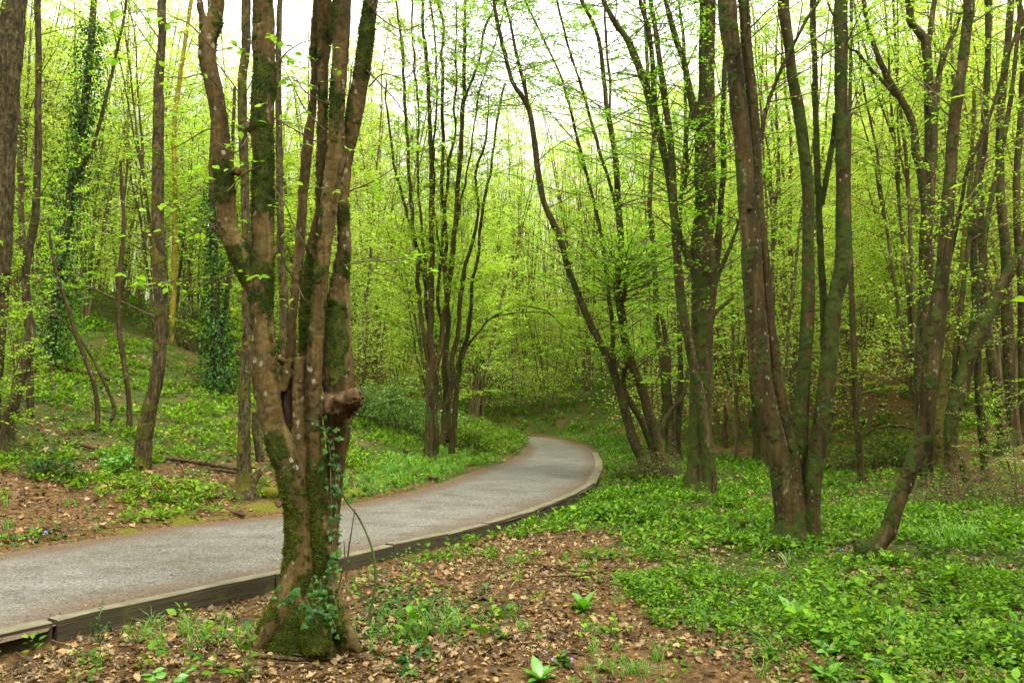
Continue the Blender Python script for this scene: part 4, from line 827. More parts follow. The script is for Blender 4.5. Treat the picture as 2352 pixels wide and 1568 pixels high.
# ------------------------------------------------------------------ the wood behind: prototypes and their copies
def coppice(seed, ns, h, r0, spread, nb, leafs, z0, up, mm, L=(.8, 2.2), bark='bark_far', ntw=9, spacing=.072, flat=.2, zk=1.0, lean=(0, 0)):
    rng = np.random.default_rng(seed); sp = []
    for i in range(ns):
        az = rng.uniform(0, 6.28); s = rng.uniform(.02, spread)*h; hh = h*rng.uniform(.75, 1.0); k = np.linspace(0, 1, 20); rr = r0*rng.uniform(.55, 1)
        bx, by = (np.cos(az)*.12, np.sin(az)*.12) if ns > 1 else (0, 0)
        p = np.stack([bx+np.cos(az)*s*k**1.2+lean[0]*k*h, by+np.sin(az)*s*k**1.2+lean[1]*k*h, k*hh-.15], -1); p = wander(p, .16, rng, .7); sp.append((p, rr*(1-.82*k)+.004))
        if rng.random() < .75:
            j = rng.integers(6, 13); q = p[j:].copy(); kk = np.linspace(0, 1, len(q)); a2 = rng.uniform(0, 6.28); q += np.stack([np.cos(a2)*kk*h*.10, np.sin(a2)*kk*h*.10, -kk*h*.05], -1); sp.append((q, (rr*(1-.82*k)+.004)[j:]*.7))
    g = Geo()
    for p, r in sp: tubes(p[None], r[None], 7, g)
    tg, lg = foliate(sp, z0, nb, L=L, up=up, leafs=leafs, ntw=ntw, spacing=spacing, rng=rng, flat=flat, twl=(.3, .7), r0=.012)
    return [('trunk', make_mesh('trunk', g, M[bark])), ('branches', make_mesh('branches', tg, M['twig'])), ('crown', make_mesh('crown', lg, M[mm], False))]
PROTO = dict(
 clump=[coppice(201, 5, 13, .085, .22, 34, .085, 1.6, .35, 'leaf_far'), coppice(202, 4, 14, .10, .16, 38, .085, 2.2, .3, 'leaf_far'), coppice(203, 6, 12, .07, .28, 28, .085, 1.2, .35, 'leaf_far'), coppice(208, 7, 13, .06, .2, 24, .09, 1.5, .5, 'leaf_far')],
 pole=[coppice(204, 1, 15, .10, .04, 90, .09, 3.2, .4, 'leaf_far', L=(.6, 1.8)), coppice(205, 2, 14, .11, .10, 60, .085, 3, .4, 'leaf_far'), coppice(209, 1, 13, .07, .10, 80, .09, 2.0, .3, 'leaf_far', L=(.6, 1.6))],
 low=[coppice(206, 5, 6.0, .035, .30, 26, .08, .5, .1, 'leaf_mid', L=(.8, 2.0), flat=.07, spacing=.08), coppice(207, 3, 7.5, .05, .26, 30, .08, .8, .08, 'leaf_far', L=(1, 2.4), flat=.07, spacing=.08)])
def place_trees():
    rng = np.random.default_rng(5); pts = []; tries = 0
    def ymin(u):
        return np.interp(u, [-400, 60, 400, 640, 800, 1000, 1100, 1400, 1470, 1750, 1760, 2400, 2800], [24, 27, 30, 30, 28, 30, 46, 50, 27, 27, 23, 21, 20])
    while len(pts) < 272 and tries < 60000:
        tries += 1; u = rng.uniform(-90, 2440); Y = 20 + 75*rng.random()**.9
        if Y < ymin(u): continue
        x = (u-1176)/F*Y; rr = 1.5 + .038*Y
        if any((x-a)**2+(Y-b)**2 < rr*rr for a, b, *_ in pts): continue
        xa, ya = np.array([x]), np.array([Y])
        if inpoly(xa, ya, PPOLY)[0] or min(dpoly(xa, ya, PL)[0], dpoly(xa, ya, PR)[0]) < 1.6: continue
        pts.append((x, Y, u))
    pts.sort(key=lambda q: q[1])
    used = {}; KN = dict(clump=('coppiced_tree', 'many-stemmed pale-leaved tree'), pole=('slim_tree', 'straight slim tree'), low=('understory_tree', 'low tree with bright leaf layers'))
    for x, Y, u in pts:
        kind = rng.choice(['clump', 'pole', 'low'], p=[.36, .16, .48] if Y > 32 else [.40, .16, .44]); k = rng.integers(0, len(PROTO[kind]))
        far = 'far up' if Y > 62 else 'on'
        if u < 640: where = ('beyond the crest of the left slope', 'on the left slope crest behind the big tree')[0 if Y > 48 else 1]
        elif u < 1060: where = 'in the distant wood behind the bend clump' if Y > 55 else 'behind the bushes left of the path bend'
        elif u < 1480: where = 'high on the far hill above the path end' if Y > 75 else 'at the foot of the far hill beyond the path'
        elif u < 1900: where = 'on the far hill behind the pollard' if Y > 55 else 'in the hollow behind the pollard'
        else: where = 'high on the brown hillside at far right' if Y > 48 else 'on the brown bank behind the curved trunk'
        nm, ds = KN[kind]; lab = f'{ds} {where}'
        root = thing(nm, lab, 'tree', (x, Y, HF(x, Y)-.05), f'{nm.replace("_", " ")}s {where}')
        root.rotation_euler = (rng.normal(0, .03), rng.normal(0, .03), rng.uniform(0, 6.28)); s = rng.uniform(.8, 1.15)*(1.05 if u > 1500 or u < 700 else .95); s *= 1.4 if kind == 'low' and Y > 30 else 1; s *= (1+.3*min(1, max(0, (Y-38)/22))*(kind != 'low'))*(1.25 if 640 < u < 1480 and kind != 'low' else 1); root.scale = (s, s, s*rng.uniform(.92, 1.1))
        for n_, me in PROTO[kind][k]: obj(n_, me, root)
    return pts
BGT = place_trees()
def far_wood():
    """the wood too far off to count, along the hilltops"""
    rng = np.random.default_rng(77); tg, lg = Geo(), Geo(); n = 700
    u = rng.uniform(-500, 2850, n); u = np.where((u < 700) & (rng.random(n) < .5), u+1500, u); Y = 58+100*rng.random(n)**.9; x = (u-1176)/F*Y; z = H(x, Y)
    ns = 3; b = np.repeat(np.stack([x, Y, z], -1), ns, 0); m = len(b); h = rng.uniform(12, 21, m); k = np.linspace(0, 1, 8); d = rng.normal(0, .1, (m, 2))
    Pp = np.stack([b[:, :1]+d[:, :1]*k*h[:, None], b[:, 1:2]+d[:, 1:]*k*h[:, None], b[:, 2:]+k*h[:, None]], -1); Pp[:, 2:, :2] += rng.normal(0, .12, (m, 6, 2)).cumsum(1)
    tubes(Pp, (.09*(1-.8*k))[None]*rng.uniform(.6, 1.2, (m, 1)), 5, tg)
    nl = 170; i = np.repeat(np.arange(m), nl); s = rng.uniform(.12, 1, len(i)); j = np.minimum((s*7).astype(int), 6); f = (s*7-j)[:, None]
    c = Pp[i, j]*(1-f)+Pp[i, j+1]*f + rng.normal(0, 1, (len(i), 3))*np.array([1.1, 1.1, .5])
    X, Y_, Z = frames(nrm(rng.normal(0, 1, c.shape)*np.array([1, 1, .4])), nrm(rng.normal(0, .5, c.shape)+np.array([0, 0, 1]))); scatter(LEAF4, c, X, Y_, Z, rng.uniform(.10, .18, len(c))*(.6+c[:, 1]/110), lg)
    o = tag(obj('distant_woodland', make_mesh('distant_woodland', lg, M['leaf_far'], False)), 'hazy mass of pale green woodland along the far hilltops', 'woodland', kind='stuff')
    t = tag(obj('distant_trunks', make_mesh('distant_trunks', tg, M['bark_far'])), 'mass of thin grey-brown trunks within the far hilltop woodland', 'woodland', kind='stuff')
far_wood()
def leafy_mass(name, label, x, y, h, nl, leafs, mm, ns, seed, r0, bark='bark_far', sxy=.8, s0=.1):
    rng = np.random.default_rng(seed); z = H(x, y); b = np.repeat(np.stack([x, y, z], -1), ns, 0); m = len(b); hh = np.repeat(h, ns)*rng.uniform(.7, 1, m); k = np.linspace(0, 1, 8); d = rng.normal(0, .12, (m, 2))
    Pp = np.stack([b[:, :1]+d[:, :1]*k*hh[:, None], b[:, 1:2]+d[:, 1:]*k*hh[:, None], b[:, 2:]+k*hh[:, None]], -1); Pp[:, 2:, :2] += (rng.normal(0, .02, (m, 6, 2))*hh[:, None, None]).cumsum(1)*.5
    tg, lg = Geo(), Geo(); tubes(Pp, (r0*(1-.85*k))[None]*rng.uniform(.6, 1.2, (m, 1)), 5, tg); i = np.repeat(np.arange(m), nl); s_ = rng.uniform(s0, 1, len(i)); j = np.minimum((s_*7).astype(int), 6); f = (s_*7-j)[:, None]
    # leaves gathered in flat layers round each stem
    lay = np.round(s_*9)/9; o = rng.normal(0, sxy, (len(i), 2)); c = Pp[i, j]*(1-f)+Pp[i, j+1]*f; c[:, :2] += o; c[:, 2] = b[i, 2]+lay*hh[i]+rng.normal(0, .05, len(i))+.12*np.hypot(o[:, 0], o[:, 1])
    X, Y_, Z = frames(nrm(rng.normal(0, 1, c.shape)*np.array([1, 1, .3])), nrm(rng.normal(0, .35, c.shape)+np.array([0, 0, 1]))); scatter(LEAF4, c, X, Y_, Z, leafs*rng.uniform(.6, 1.3, len(c)), lg)
    me = make_mesh(name, lg, M[mm], False); me.materials.append(M[bark]); nf = len(me.polygons)
    # trunks joined to the same mass
    V1, T1, Q1 = lg.arr(); V2, T2, Q2 = tg.arr(); me2 = make_mesh(name, (np.vstack([V1, V2]), T1, np.vstack([Q1, Q2+len(V1)])), M[mm], False); me2.materials.append(M[bark])
    idx = np.zeros(len(me2.polygons), np.int32); idx[len(T1)+len(Q1):] = 1; me2.polygons.foreach_set('material_index', idx); bpy.data.meshes.remove(me)
    tag(obj(name, me2), label, 'woodland', kind='stuff')
def masses():
    rng = np.random.default_rng(88); n = 1700; u = rng.uniform(-200, 2600, n); Y = 27+65*rng.random(n); x = (u-1176)/F*Y
    k = (Y > np.interp(u, [-400, 600, 640, 1000, 1080, 1440, 1480, 2600], [31, 33, 29, 31, 47, 50, 29, 25])) & ~inpoly(x, Y, PPOLY) & (np.minimum(dpoly(x, Y, PL), dpoly(x, Y, PR)) > 1.8); k &= rng.random(n) < np.where(u > 1900, .16, np.where(u > 1480, .34, np.where(u < 640, .4, .65))); x, Y = x[k], Y[k]
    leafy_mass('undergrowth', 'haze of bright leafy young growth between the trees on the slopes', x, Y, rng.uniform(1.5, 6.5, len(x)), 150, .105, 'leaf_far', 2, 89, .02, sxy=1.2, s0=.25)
    n = 170; a = rng.uniform(0, 2*math.pi, n); r = rng.uniform(7, 34, n); x, y = r*np.sin(a), r*np.cos(a); az = np.degrees(np.arctan2(x, y))
    k = (np.abs(az) > 52) & ~inpoly(x, y, PPOLY); leafy_mass('surrounding_woodland', 'woodland around and behind the viewpoint, out of the picture', x[k], y[k], rng.uniform(11, 16, k.sum()), 750, .15, 'leaf_near', 3, 90, .1, 'bark_mid', 1.3, .12)
masses()

# ------------------------------------------------------------------ ground cover
def herb_tmpl(seed, nl, r, h, ls, leaf):
    rng = np.random.default_rng(seed); g = Geo(); k = np.arange(nl); lev = (k//2)/(nl/2); az = k*math.pi + (k//2)*1.6 + rng.normal(0, .3, nl)
    o = np.stack([np.cos(az), np.sin(az), np.zeros(nl)], -1); st = np.stack([rng.normal(0, .01, nl), rng.normal(0, .01, nl), h*(.35+.65*lev)], -1) + o*r*.25
    d = nrm(o + np.array([0, 0, .25]) + rng.normal(0, .2, (nl, 3)) + np.array([0, 0, .5])*lev[:, None]); X, Y_, Z = frames(d, nrm(np.array([0, 0, 1.])+rng.normal(0, .25, (nl, 3))))
    scatter(leaf, st, X, Y_, Z, ls*(1.1-.45*lev)*rng.uniform(.8, 1.2, nl), g)
    V, T, Q = g.arr(); return V, T, Q
H8 = [herb_tmpl(i, 10, .06, .09+.035*(i % 3), .044, LEAF8) for i in range(5)]
H4 = [herb_tmpl(20+i, 8, .08, .11, .062, LEAF4) for i in range(5)]
GR = []
for i in range(3):
    rg = np.random.default_rng(60+i); g = Geo(); nb = 22; az = rg.uniform(0, 6.28, nb); d0 = np.stack([np.cos(az)*.5, np.sin(az)*.5, np.ones(nb)], -1); ln = rg.uniform(.12, .3, nb); b0 = rg.normal(0, .025, (nb, 3))*np.array([1, 1, 0])
    p1 = b0+nrm(d0)*ln[:, None]*.6; p2 = p1+nrm(d0*np.array([1.8, 1.8, .35]))*ln[:, None]*.5; sv = nrm(np.cross(d0, [0, 0, 1.]))*.0035
    V = np.stack([b0-sv, b0+sv, p1+sv, p1-sv, p2], 1).reshape(-1, 3); k = np.arange(nb)*5; g.add(V, np.stack([k+3, k+2, k+4], -1), np.stack([k, k+1, k+2, k+3], -1)); GR.append(g.arr())
def sample(r0, r1, dens, rng, ang=(-40, 40)):
    a0, a1 = np.radians(ang); n = int(dens*.5*(a1-a0)*(r1*r1-r0*r0)); r = np.sqrt(rng.uniform(r0*r0, r1*r1, n)); t = rng.uniform(a0, a1, n); return r*np.sin(t), r*np.cos(t)
def carpet():
    rng = np.random.default_rng(9); right, left, grass = Geo(), Geo(), Geo()
    for r0, r1, dens, sc, T in [(3.2, 9.5, 230, 1.0, H8), (9.5, 17, 105, 1.15, H4), (17, 32, 34, 1.5, H4), (32, 60, 8, 2.4, H4)]:
        x, y = sample(r0, r1, dens, rng); g, d = ground_mix(x, y); z, ins, dl, dr = H(x, y, True)
        nz = fbm2(x*.9, y*.9, 4, 44); k = (~ins) & (np.minimum(dl, dr) > .12) & (rng.random(len(x)) < np.clip(g*1.0 + (nz-.47)*4.2*(g > .15)-.06+(fbm2(x*3.5, y*3.5, 2, 7)-.4)*1.2*(g > .15), 0, 1)*(g > .02)*np.where(g < .2, .35, 1))
        x, y, z, dlk, drk = x[k], y[k], z[k], dl[k], dr[k]; isl = dlk < drk
        for side, G in ((True, left), (False, right)):
            kk = isl == side
            for i, t in enumerate(T):
                sel = np.where(kk)[0][i::len(T)]
                if len(sel) == 0: continue
                X, Y_, Z = rotz_frames(len(sel), rng, .18); big = .7+.9*fbm2(x[sel]*1.5, y[sel]*1.5, 2, 4); scatter(t, np.stack([x[sel], y[sel], z[sel]-.01], -1), X, Y_, Z, sc*big*rng.uniform(.6, 1.25, len(sel)), G)
    tag(obj('herb_carpet', make_mesh('herb_carpet', right, M['herb'], False)), 'deep green carpet of low nettle-like herbs right of the path', 'ground cover', kind='stuff')
    tag(obj('bank_herbs', make_mesh('bank_herbs', left, M['herb_left'], False)), 'patchy green herbs over the bank left of the path', 'ground cover', kind='stuff')
    big = [herb_tmpl(40+i, 7, .07, .17, .085, LEAF8) for i in range(3)]; G2 = Geo(); tall = [herb_tmpl(50+i, 14, .05, .30, .05, LEAF8) for i in range(3)]; G3 = Geo()
    for r0, r1, dens in [(3.2, 9, 15), (9, 16, 5)]:
        x, y = sample(r0, r1, dens, rng); g, d = ground_mix(x, y); z, ins, dl, dr = H(x, y, True); nz = fbm2(x*.6, y*.6, 3, 144); k = (~ins) & (dl > dr) & (dr > .2) & (rng.random(len(x)) < np.clip(g*.9+(nz-.5)*3*(g > .2), 0, 1))
        x, y, z, nz = x[k], y[k], z[k], nz[k]
        for i in range(3):
            q = slice(i, None, 3); X, Y_, Z = rotz_frames(len(x[q]), rng, .2); scatter(big[i], np.stack([x[q], y[q], z[q]], -1), X, Y_, Z, rng.uniform(.6, 1.35, len(x[q])), G2)
            q = slice((i+1) % 3, None, 6); X, Y_, Z = rotz_frames(len(x[q]), rng, .2); scatter(tall[i], np.stack([x[q]+.1, y[q], z[q]], -1), X, Y_, Z, rng.uniform(.6, 1.2, len(x[q])), G3)
    tag(obj('broad_herbs', make_mesh('broad_herbs', G2, M['herb_bright'], False)), 'lighter green broad-leaved seedlings mixed through the herb carpet', 'ground cover', kind='stuff')
    tag(obj('tall_herbs', make_mesh('tall_herbs', G3, M['herb_left'], False)), 'taller upright herb shoots standing out of the herb carpet', 'ground cover', kind='stuff')
    # grass tufts along the left verge and scattered elsewhere
    for u0, v0, ru, rv, n, sc in [(1010, 1085, 60, 14, 150, 1.0), (960, 1075, 60, 10, 80, 1.0), (860, 1110, 60, 20, 80, .9), (1100, 1055, 60, 12, 70, 1), (2200, 1250, 26, 8, 24, 1.1), (700, 1475, 120, 14, 22, .55), (460, 1455, 120, 14, 26, .55), (960, 1440, 60, 20, 26, .6), (1180, 1450, 80, 30, 10, .45), (1450, 1540, 60, 20, 30, .35), (300, 1200, 300, 30, 40, .6), (1930, 1400, 300, 80, 60, .7)]:
        h = hits(rng.normal(u0, ru, n), np.minimum(1640, rng.normal(v0, rv, n))); h = h[~inpoly(h[:, 0], h[:, 1], PPOLY)]
        for t in range(3):
            q = h[t::3]; X, Y_, Z = rotz_frames(len(q), rng, .2); scatter(GR[t], q, X, Y_, Z, sc*rng.uniform(.6, 1.3, len(q)), grass)
    tag(obj('grass', make_mesh('grass', grass, M['grass'], False)), 'tufts of long green grass on the verge and among the leaves', 'grass', kind='stuff')
carpet()
def litter():
    rng = np.random.default_rng(19); G = Geo(); twigs = Geo()
    for r0, r1, dens, sc in [(2.6, 6.5, 1150, .042), (6.5, 11, 620, .047), (11, 19, 170, .062), (19, 30, 22, .10)]:
        x, y = sample(r0, r1, dens, rng); g, d = ground_mix(x, y); z, ins, dl, dr = H(x, y, True); e = np.minimum(dl, dr)
        nz = fbm2(x*1.1, y*1.1, 4, 91); k = (~ins) & (e > np.where(dl < dr, -.1, .13)) & (rng.random(len(x)) < np.clip(d*.85+(nz-.46)*2.6*d, .08, 1))
        x, y, z = x[k], y[k], z[k]
        for i, t in enumerate(DEAD):
            s = slice(i, None, len(DEAD)); n = len(x[s]); X, Y_, Z = rotz_frames(n, rng, .42); scatter(t, np.stack([x[s], y[s], z[s]+rng.uniform(0, .018, n)], -1), X, Y_, Z, sc*rng.choice([.45, .7, 1, 1.3, 1.7], n, p=[.25, .3, .25, .14, .06])*rng.uniform(.8, 1.2, n), G)
    tag(obj('leaf_litter', make_mesh('leaf_litter', G, M['dry'], False)), 'curled dry brown leaves strewn over the woodland floor', 'leaf litter', kind='stuff')
    x, y = sample(3, 16, 26, rng); g, d = ground_mix(x, y); z, ins, dl, dr = H(x, y, True); k = ~ins & (rng.random(len(x)) < d); x, y, z = x[k], y[k], z[k]; n = len(x)
    a = rng.uniform(0, 6.28, n); L = rng.uniform(.05, .32, n); t = np.linspace(-.5, .5, 5); p = np.stack([x[:, None]+np.cos(a)[:, None]*L[:, None]*t, y[:, None]+np.sin(a)[:, None]*L[:, None]*t, (z+.02)[:, None]+rng.uniform(-.08, .08, (n, 1))*t+np.abs(t)*-.01], -1)
    p += rng.normal(0, .006, p.shape); tubes(p, rng.uniform(.0015, .005, (n, 1))*np.linspace(1.2, .7, 5)[None], 4, twigs)
    tag(obj('twig_litter', make_mesh('twig_litter', twigs, M['straw'])), 'fallen twigs scattered over the woodland floor', 'twigs', kind='stuff')
    D = Geo(); x, y = sample(4, 20, 170, rng); z, ins, dl, dr = H(x, y, True); e = np.minimum(dl, dr); nz = fbm2(x*.8, y*.8, 3, 8); k = ins & (e > .02) & (rng.random(len(x)) < (.16+.9*np.clip(1-e/.5, 0, 1))*(.4+1.3*nz))
    x, y = x[k], y[k]; n = len(x); X, Y_, Z = rotz_frames(n, rng, .12); t = (np.array([[-.12, 0, 0], [.12, .05, .02], [.10, .6, .12], [0, 1, 0], [-.14, .5, .06]]), np.array([[0, 1, 2], [0, 2, 4], [4, 2, 3]]), E4)
    pz = path_z(y)+.02*np.sin(np.clip(dl[k]/(dl[k]+dr[k]), 0, 1)*math.pi)+(fbm2(x*1.1, y*1.1, 3, 20)-.45)*.02; scatter(t, np.stack([x, y, pz+.004], -1), X, Y_, Z, rng.uniform(.012, .05, n), D)
    tag(obj('path_debris', make_mesh('path_debris', D, M['dry'], False)), 'small brown leaf scraps and catkins lying on the gravel', 'leaf litter', kind='stuff')
litter()

# ------------------------------------------------------------------ logs, sticks, bushes and single plants
def ground_pts(pts, lift=0.0):
    out = []
    for u, v in pts: h = hit(u, v); h[2] += lift; out.append(h)
    return out
def log(name, label, cat, pts, w, lift=.03, bark='dead_wood', n=40, sides=9, world=None, group=None, vox=None):
    p = world if world is not None else ground_pts(pts, lift); Yb = p[0][1]; wd = w if hasattr(w, '__len__') else [w]*len(p)
    r = np.array([.5*a/F*q[1] for a, q in zip(wd, p)]); c = catmull(np.column_stack([np.array(p), r]), n); c[:, 3] = np.maximum(c[:, 3], .003)
    g = Geo(); tubes(c[None, :, :3], c[None, :, 3], sides, g, cap=True); base = np.array(p[0]); V, T, Q = g.arr(); V = V-base; ax = np.repeat(c[:, :3]-base, sides, 0); N = np.zeros_like(V); N[:len(ax)] = nrm(V[:len(ax)]-ax)
    dsp = (fbm3(V*np.array([1, 1, 1]), 12, 3, 4)-.5)*np.repeat(c[:, 3], sides).mean()*.9; V = V+N*dsp[:, None]
    o = obj(name, make_mesh(name, (V, T, Q), M[bark], True, {'moss': np.zeros(len(V))}), loc=tuple(base)); return tag(o, label, cat, group)
def air(pts): return [P(u, v, Y) for u, v, Y in pts]
log('fallen_branch', 'long pale fallen branch on the bank, left of the leaning trunk foot', 'branch', [(125,1022),(161,1024),(234,1041),(300,1053)], [5, 7, 8, 7], .06)
log('fallen_branch', 'long grey fallen branch between the leaning trunk foot and the mossy trunk', 'branch', [(345,1056),(381,1061),(459,1072),(548,1087)], [6, 8, 10, 9], .07)
log('fallen_branch', 'short thick piece of branch beside the long grey one on the bank', 'branch', [(478,1083),(510,1087),(545,1092)], [6, 8, 7], .05)
log('fallen_log', 'dark log lying across the upper bank among ivy', 'log', [(117,850),(205,868),(286,890)], [7, 9, 6], .12)
log('fallen_branch', 'bare branch slanting down across the crest of the left slope', 'branch', None, [5, 5, 4, 4], world=air([(176,648,24),(264,686,23.4),(330,716,23),(362,730,22.6)]))
log('fallen_branch', 'dark stick lying on the mossy verge left of the path, at the bend', 'branch', [(930,1094),(950,1096),(975,1099),(1005,1108)], [8, 10, 8, 6], .07)
log('fallen_branch', 'pale broken wood piece at the mossy edge of the path behind the big tree', 'branch', [(528,1180),(545,1185),(562,1190)], [5, 9, 6], .04)
log('fallen_branch', 'long thin curved branch on dry leaves right of the kerb', 'branch', [(1200,1340),(1270,1335),(1340,1333),(1400,1318),(1420,1308)], [4, 5, 5, 5, 4], .05)
log('fallen_branch', 'thin twig crossing the long curved branch on dry leaves', 'branch', [(1190,1302),(1250,1310),(1310,1322),(1370,1326)], [3, 4, 4, 3], .05)
log('fallen_branch', 'pale root-like stick in front of the foot of the big mossy tree', 'branch', [(585,1512),(640,1517),(700,1522),(760,1518)], [9, 10, 9, 5], .02)
log('stick', 'broken dark stick standing in the herbs before the pollard', 'stick', None, [5, 7, 6], world=air([(1563,1226,11.3),(1552,1200,11.3),(1545,1180,11.3)]))
log('snag', 'pale broken snag standing in the hollow behind the pollard', 'snag', None, [14, 11, 9, 4], world=air([(1668,1028,28),(1664,990,28),(1667,955,28),(1664,928,28)]))
log('stick', 'thin reddish stick leaning at the foot of the pollard', 'stick', None, [8, 6, 5], world=air([(1636,1150,14.9),(1642,1110,14.9),(1643,1072,14.9)]))
log('stump', 'small dark leaning stump beside the mossy trunk on the bank', 'stump', None, [22, 18, 12], world=air([(580,1108,12.8),(590,1093,12.8),(600,1080,12.8)]), sides=12)
M['moss_lump'] = bark_mat('mossy_lump', (.03, .03, .01), (.07, .06, .02), (.1, .09, .03), moss_amt=.35, scale=12, lichen=0, mossc=((.03, .04, .005), (.16, .17, .02)))
def lump_stone():
    c = hit(622, 1142); n = 22; g = Geo(); th = np.linspace(0, math.pi, 12); x = np.cos(th)*.15; r = np.sin(th)*.11+.004; tubes(np.stack([x, x*0, x*0+.05], -1)[None], r[None], n, g, cap=True); V, T, Q = g.arr(); V *= 1+(fbm3(V+7, 9, 3, 2)[:, None]-.5)*.7
    tag(obj('mossy_stone', make_mesh('mossy_stone', (V, T, Q), M['moss_mat']), loc=tuple(c)), 'rounded mossy lump at the verge just left of the big front tree', 'stone')
log('bark_slab', 'dark rotting slab of bark lying among herbs before the three-stemmed tree', 'bark', [(1585,1228),(1605,1226),(1628,1226),(1655,1232)], [8, 22, 22, 6], .03, sides=8)
M['green_stem'] = NB('green_bramble_stem').out((.06, .09, .02), .6)
log('bramble_shoot', 'tall thin green bramble stem arching right of the big mossy tree', 'bramble', None, [7, 6, 5, 4, 4, 3], world=air([(844,1432,6.2),(862,1340,6.2),(855,1262,6.2),(825,1190,6.2),(790,1140,6.1),(772,1060,6.0)]), bark='green_stem', sides=6)
log('twig', 'dark dead twig standing upright just right of the big mossy tree', 'twig', None, [5, 4, 3, 2], world=air([(795,1330,6.5),(800,1270,6.5),(808,1215,6.5),(815,1168,6.5)]), bark='twig', sides=6)
log('twig', 'red-brown thin upright shoot beside the dark dead twig', 'twig', None, [4, 3, 3, 2], world=air([(772,1375,6.1),(785,1320,6.1),(792,1290,6.1),(790,1240,6.1)]), bark='twig', sides=6)

def moss_cushion(label, uv, ru, rv, h):
    c = hit(*uv); n = 34; rx = ru/F*c[1]; a, b_ = np.meshgrid(np.linspace(-1, 1, n), np.linspace(-1, 1, n)); ry = rv/F*c[1]*c[1]/1.6*.6; ry = max(ry, .08)
    x = a.ravel()*rx; y = b_.ravel()*ry; rr = np.hypot(a.ravel(), b_.ravel()); ns = fbm2(x*9+c[0], y*9+c[1], 4, 7); top = h*np.clip(1-rr**2, -1, 1)+(ns-.47)*h*1.2-.02
    z = H(x+c[0], y+c[1])-c[2]+np.where(rr < 1.0, top, -.06); i, j = np.meshgrid(np.arange(n-1), np.arange(n-1), indexing='ij'); Q = np.stack([i*n+j, i*n+j+1, (i+1)*n+j+1, (i+1)*n+j], -1).reshape(-1, 4)
    tag(obj('moss_cushion', make_mesh('moss_cushion', (np.stack([x, y, z], -1), E3, Q), M['moss_mat']), loc=tuple(c)), label, 'moss', 'moss cushions along the path edges')
b = NB('yellow_green_moss'); _v = b.coord(); _nz = b.noise(_v, 70, 5, .7); M['moss_mat'] = b.out(b.ramp(_nz, [(.3, (.045, .05, .006)), (.55, (.13, .13, .015)), (.75, (.23, .21, .03))]), .95, b.bump(_nz, 1, .02), .05)
lump_stone()
for lab, uv, ru, rv, h in [('broad yellow-green moss cushion at the left path edge, under the mossy trunk', (415, 1190), 62, 12, .07), ('dark green moss cushion at the verge touching the left side of the big tree', (600, 1165), 44, 12, .07),
                           ('low moss cushion by the left path edge, nearest the photo corner', (300, 1222), 60, 8, .04), ('moss cushion below ivy at the verge right of the big tree', (815, 1135), 40, 12, .09), ('moss cushion on the verge under grass, left of the bend clump', (885, 1110), 40, 10, .08),
                           ('small moss patch on bare soil at bottom centre', (1262, 1445), 26, 8, .02), ('small yellow moss patch beside the herbs right of the kerb', (1390, 1275), 30, 8, .025)]: moss_cushion(lab, uv, ru, rv, h)

def bush(name, label, cat, uv, rx, ry, h, n, mm, leafs, dY=0, seed=0, stems=60, group=None):
    rng = np.random.default_rng(300+seed); c = hit(*uv); c[1] += dY; c[2] = HF(c[0], c[1]); root = thing(name, label, cat, tuple(c), group); sg, lg = Geo(), Geo()
    k = np.linspace(0, 1, 9); m = stems; az = rng.uniform(0, 6.28, m); R0 = np.sqrt(rng.uniform(0, 1, m)); bx, by = np.cos(az)*R0*rx*.8, np.sin(az)*R0*ry*.8; a2 = rng.uniform(0, 6.28, m); ln = rng.uniform(.4, 1, m)
    hh = h*ln*(1.15-.6*R0**2)
    Pp = np.stack([bx[:, None]+np.cos(a2)[:, None]*rx*.45*k**1.5, by[:, None]+np.sin(a2)[:, None]*ry*.45*k**1.5, hh[:, None]*np.sin(k*2.0)/1.0], -1); Pp[..., 2] += H(Pp[:, 0, 0]+c[0], Pp[:, 0, 1]+c[1])[:, None]-c[2]
    tubes(Pp, np.full((m, 1), .005)*np.linspace(1, .4, 9)[None]*max(1, c[1]/14), 5, sg)
    i = rng.integers(0, m, n); s = rng.uniform(.2, 1, n); j = np.minimum((s*8).astype(int), 7); q = Pp[i, j]+(Pp[i, j+1]-Pp[i, j])*(s*8-j)[:, None]+rng.normal(0, .5, (n, 3))*leafs*np.array([1.4, 1.4, 1])
    X, Y_, Z = frames(nrm(rng.normal(0, 1, (n, 3))*np.array([1, 1, .4])), nrm(np.array([0, 0, 1.])+rng.normal(0, .45, (n, 3)))); scatter(LEAF4, q, X, Y_, Z, leafs*rng.uniform(.5, 1.3, n), lg)
    obj('stems', make_mesh('stems', sg, M['straw' if 'brown' in label else 'twig']), root); obj('foliage', make_mesh('foliage', lg, M[mm], False), root)
bush('bramble_bush', 'wide grey-green bramble thicket on the left bank behind the verge', 'bush', (880, 990), 2.6, 1.6, 1.4, 9000, 'bush', .075, seed=1, stems=150, dY=1)
bush('bramble_bush', 'grey-green bramble bush behind the foot of the bend clump, left of the path end', 'bush', (1065, 1040), 1.3, 1.0, .9, 4500, 'herb_left', .07, seed=2, stems=90, dY=.5)
bush('bramble_bush', 'leafy bramble bush spilling to the inner edge of the path bend', 'bush', (1125, 1040), 1.2, 2.0, .8, 5000, 'herb_left', .075, seed=3, stems=90, dY=1.5)
bush('bramble_bush', 'low bush with fresh leaves at the innermost tip of the path bend', 'bush', (1172, 1022), .8, 1.8, .6, 2800, 'herb_left', .08, seed=4, stems=50, dY=.5)
bush('bramble_bush', 'tangle of brown bramble stems at the right edge of the herb carpet', 'bush', (2320, 1180), 2.2, .9, .75, 900, 'herb', .06, seed=5, stems=200, dY=.8)
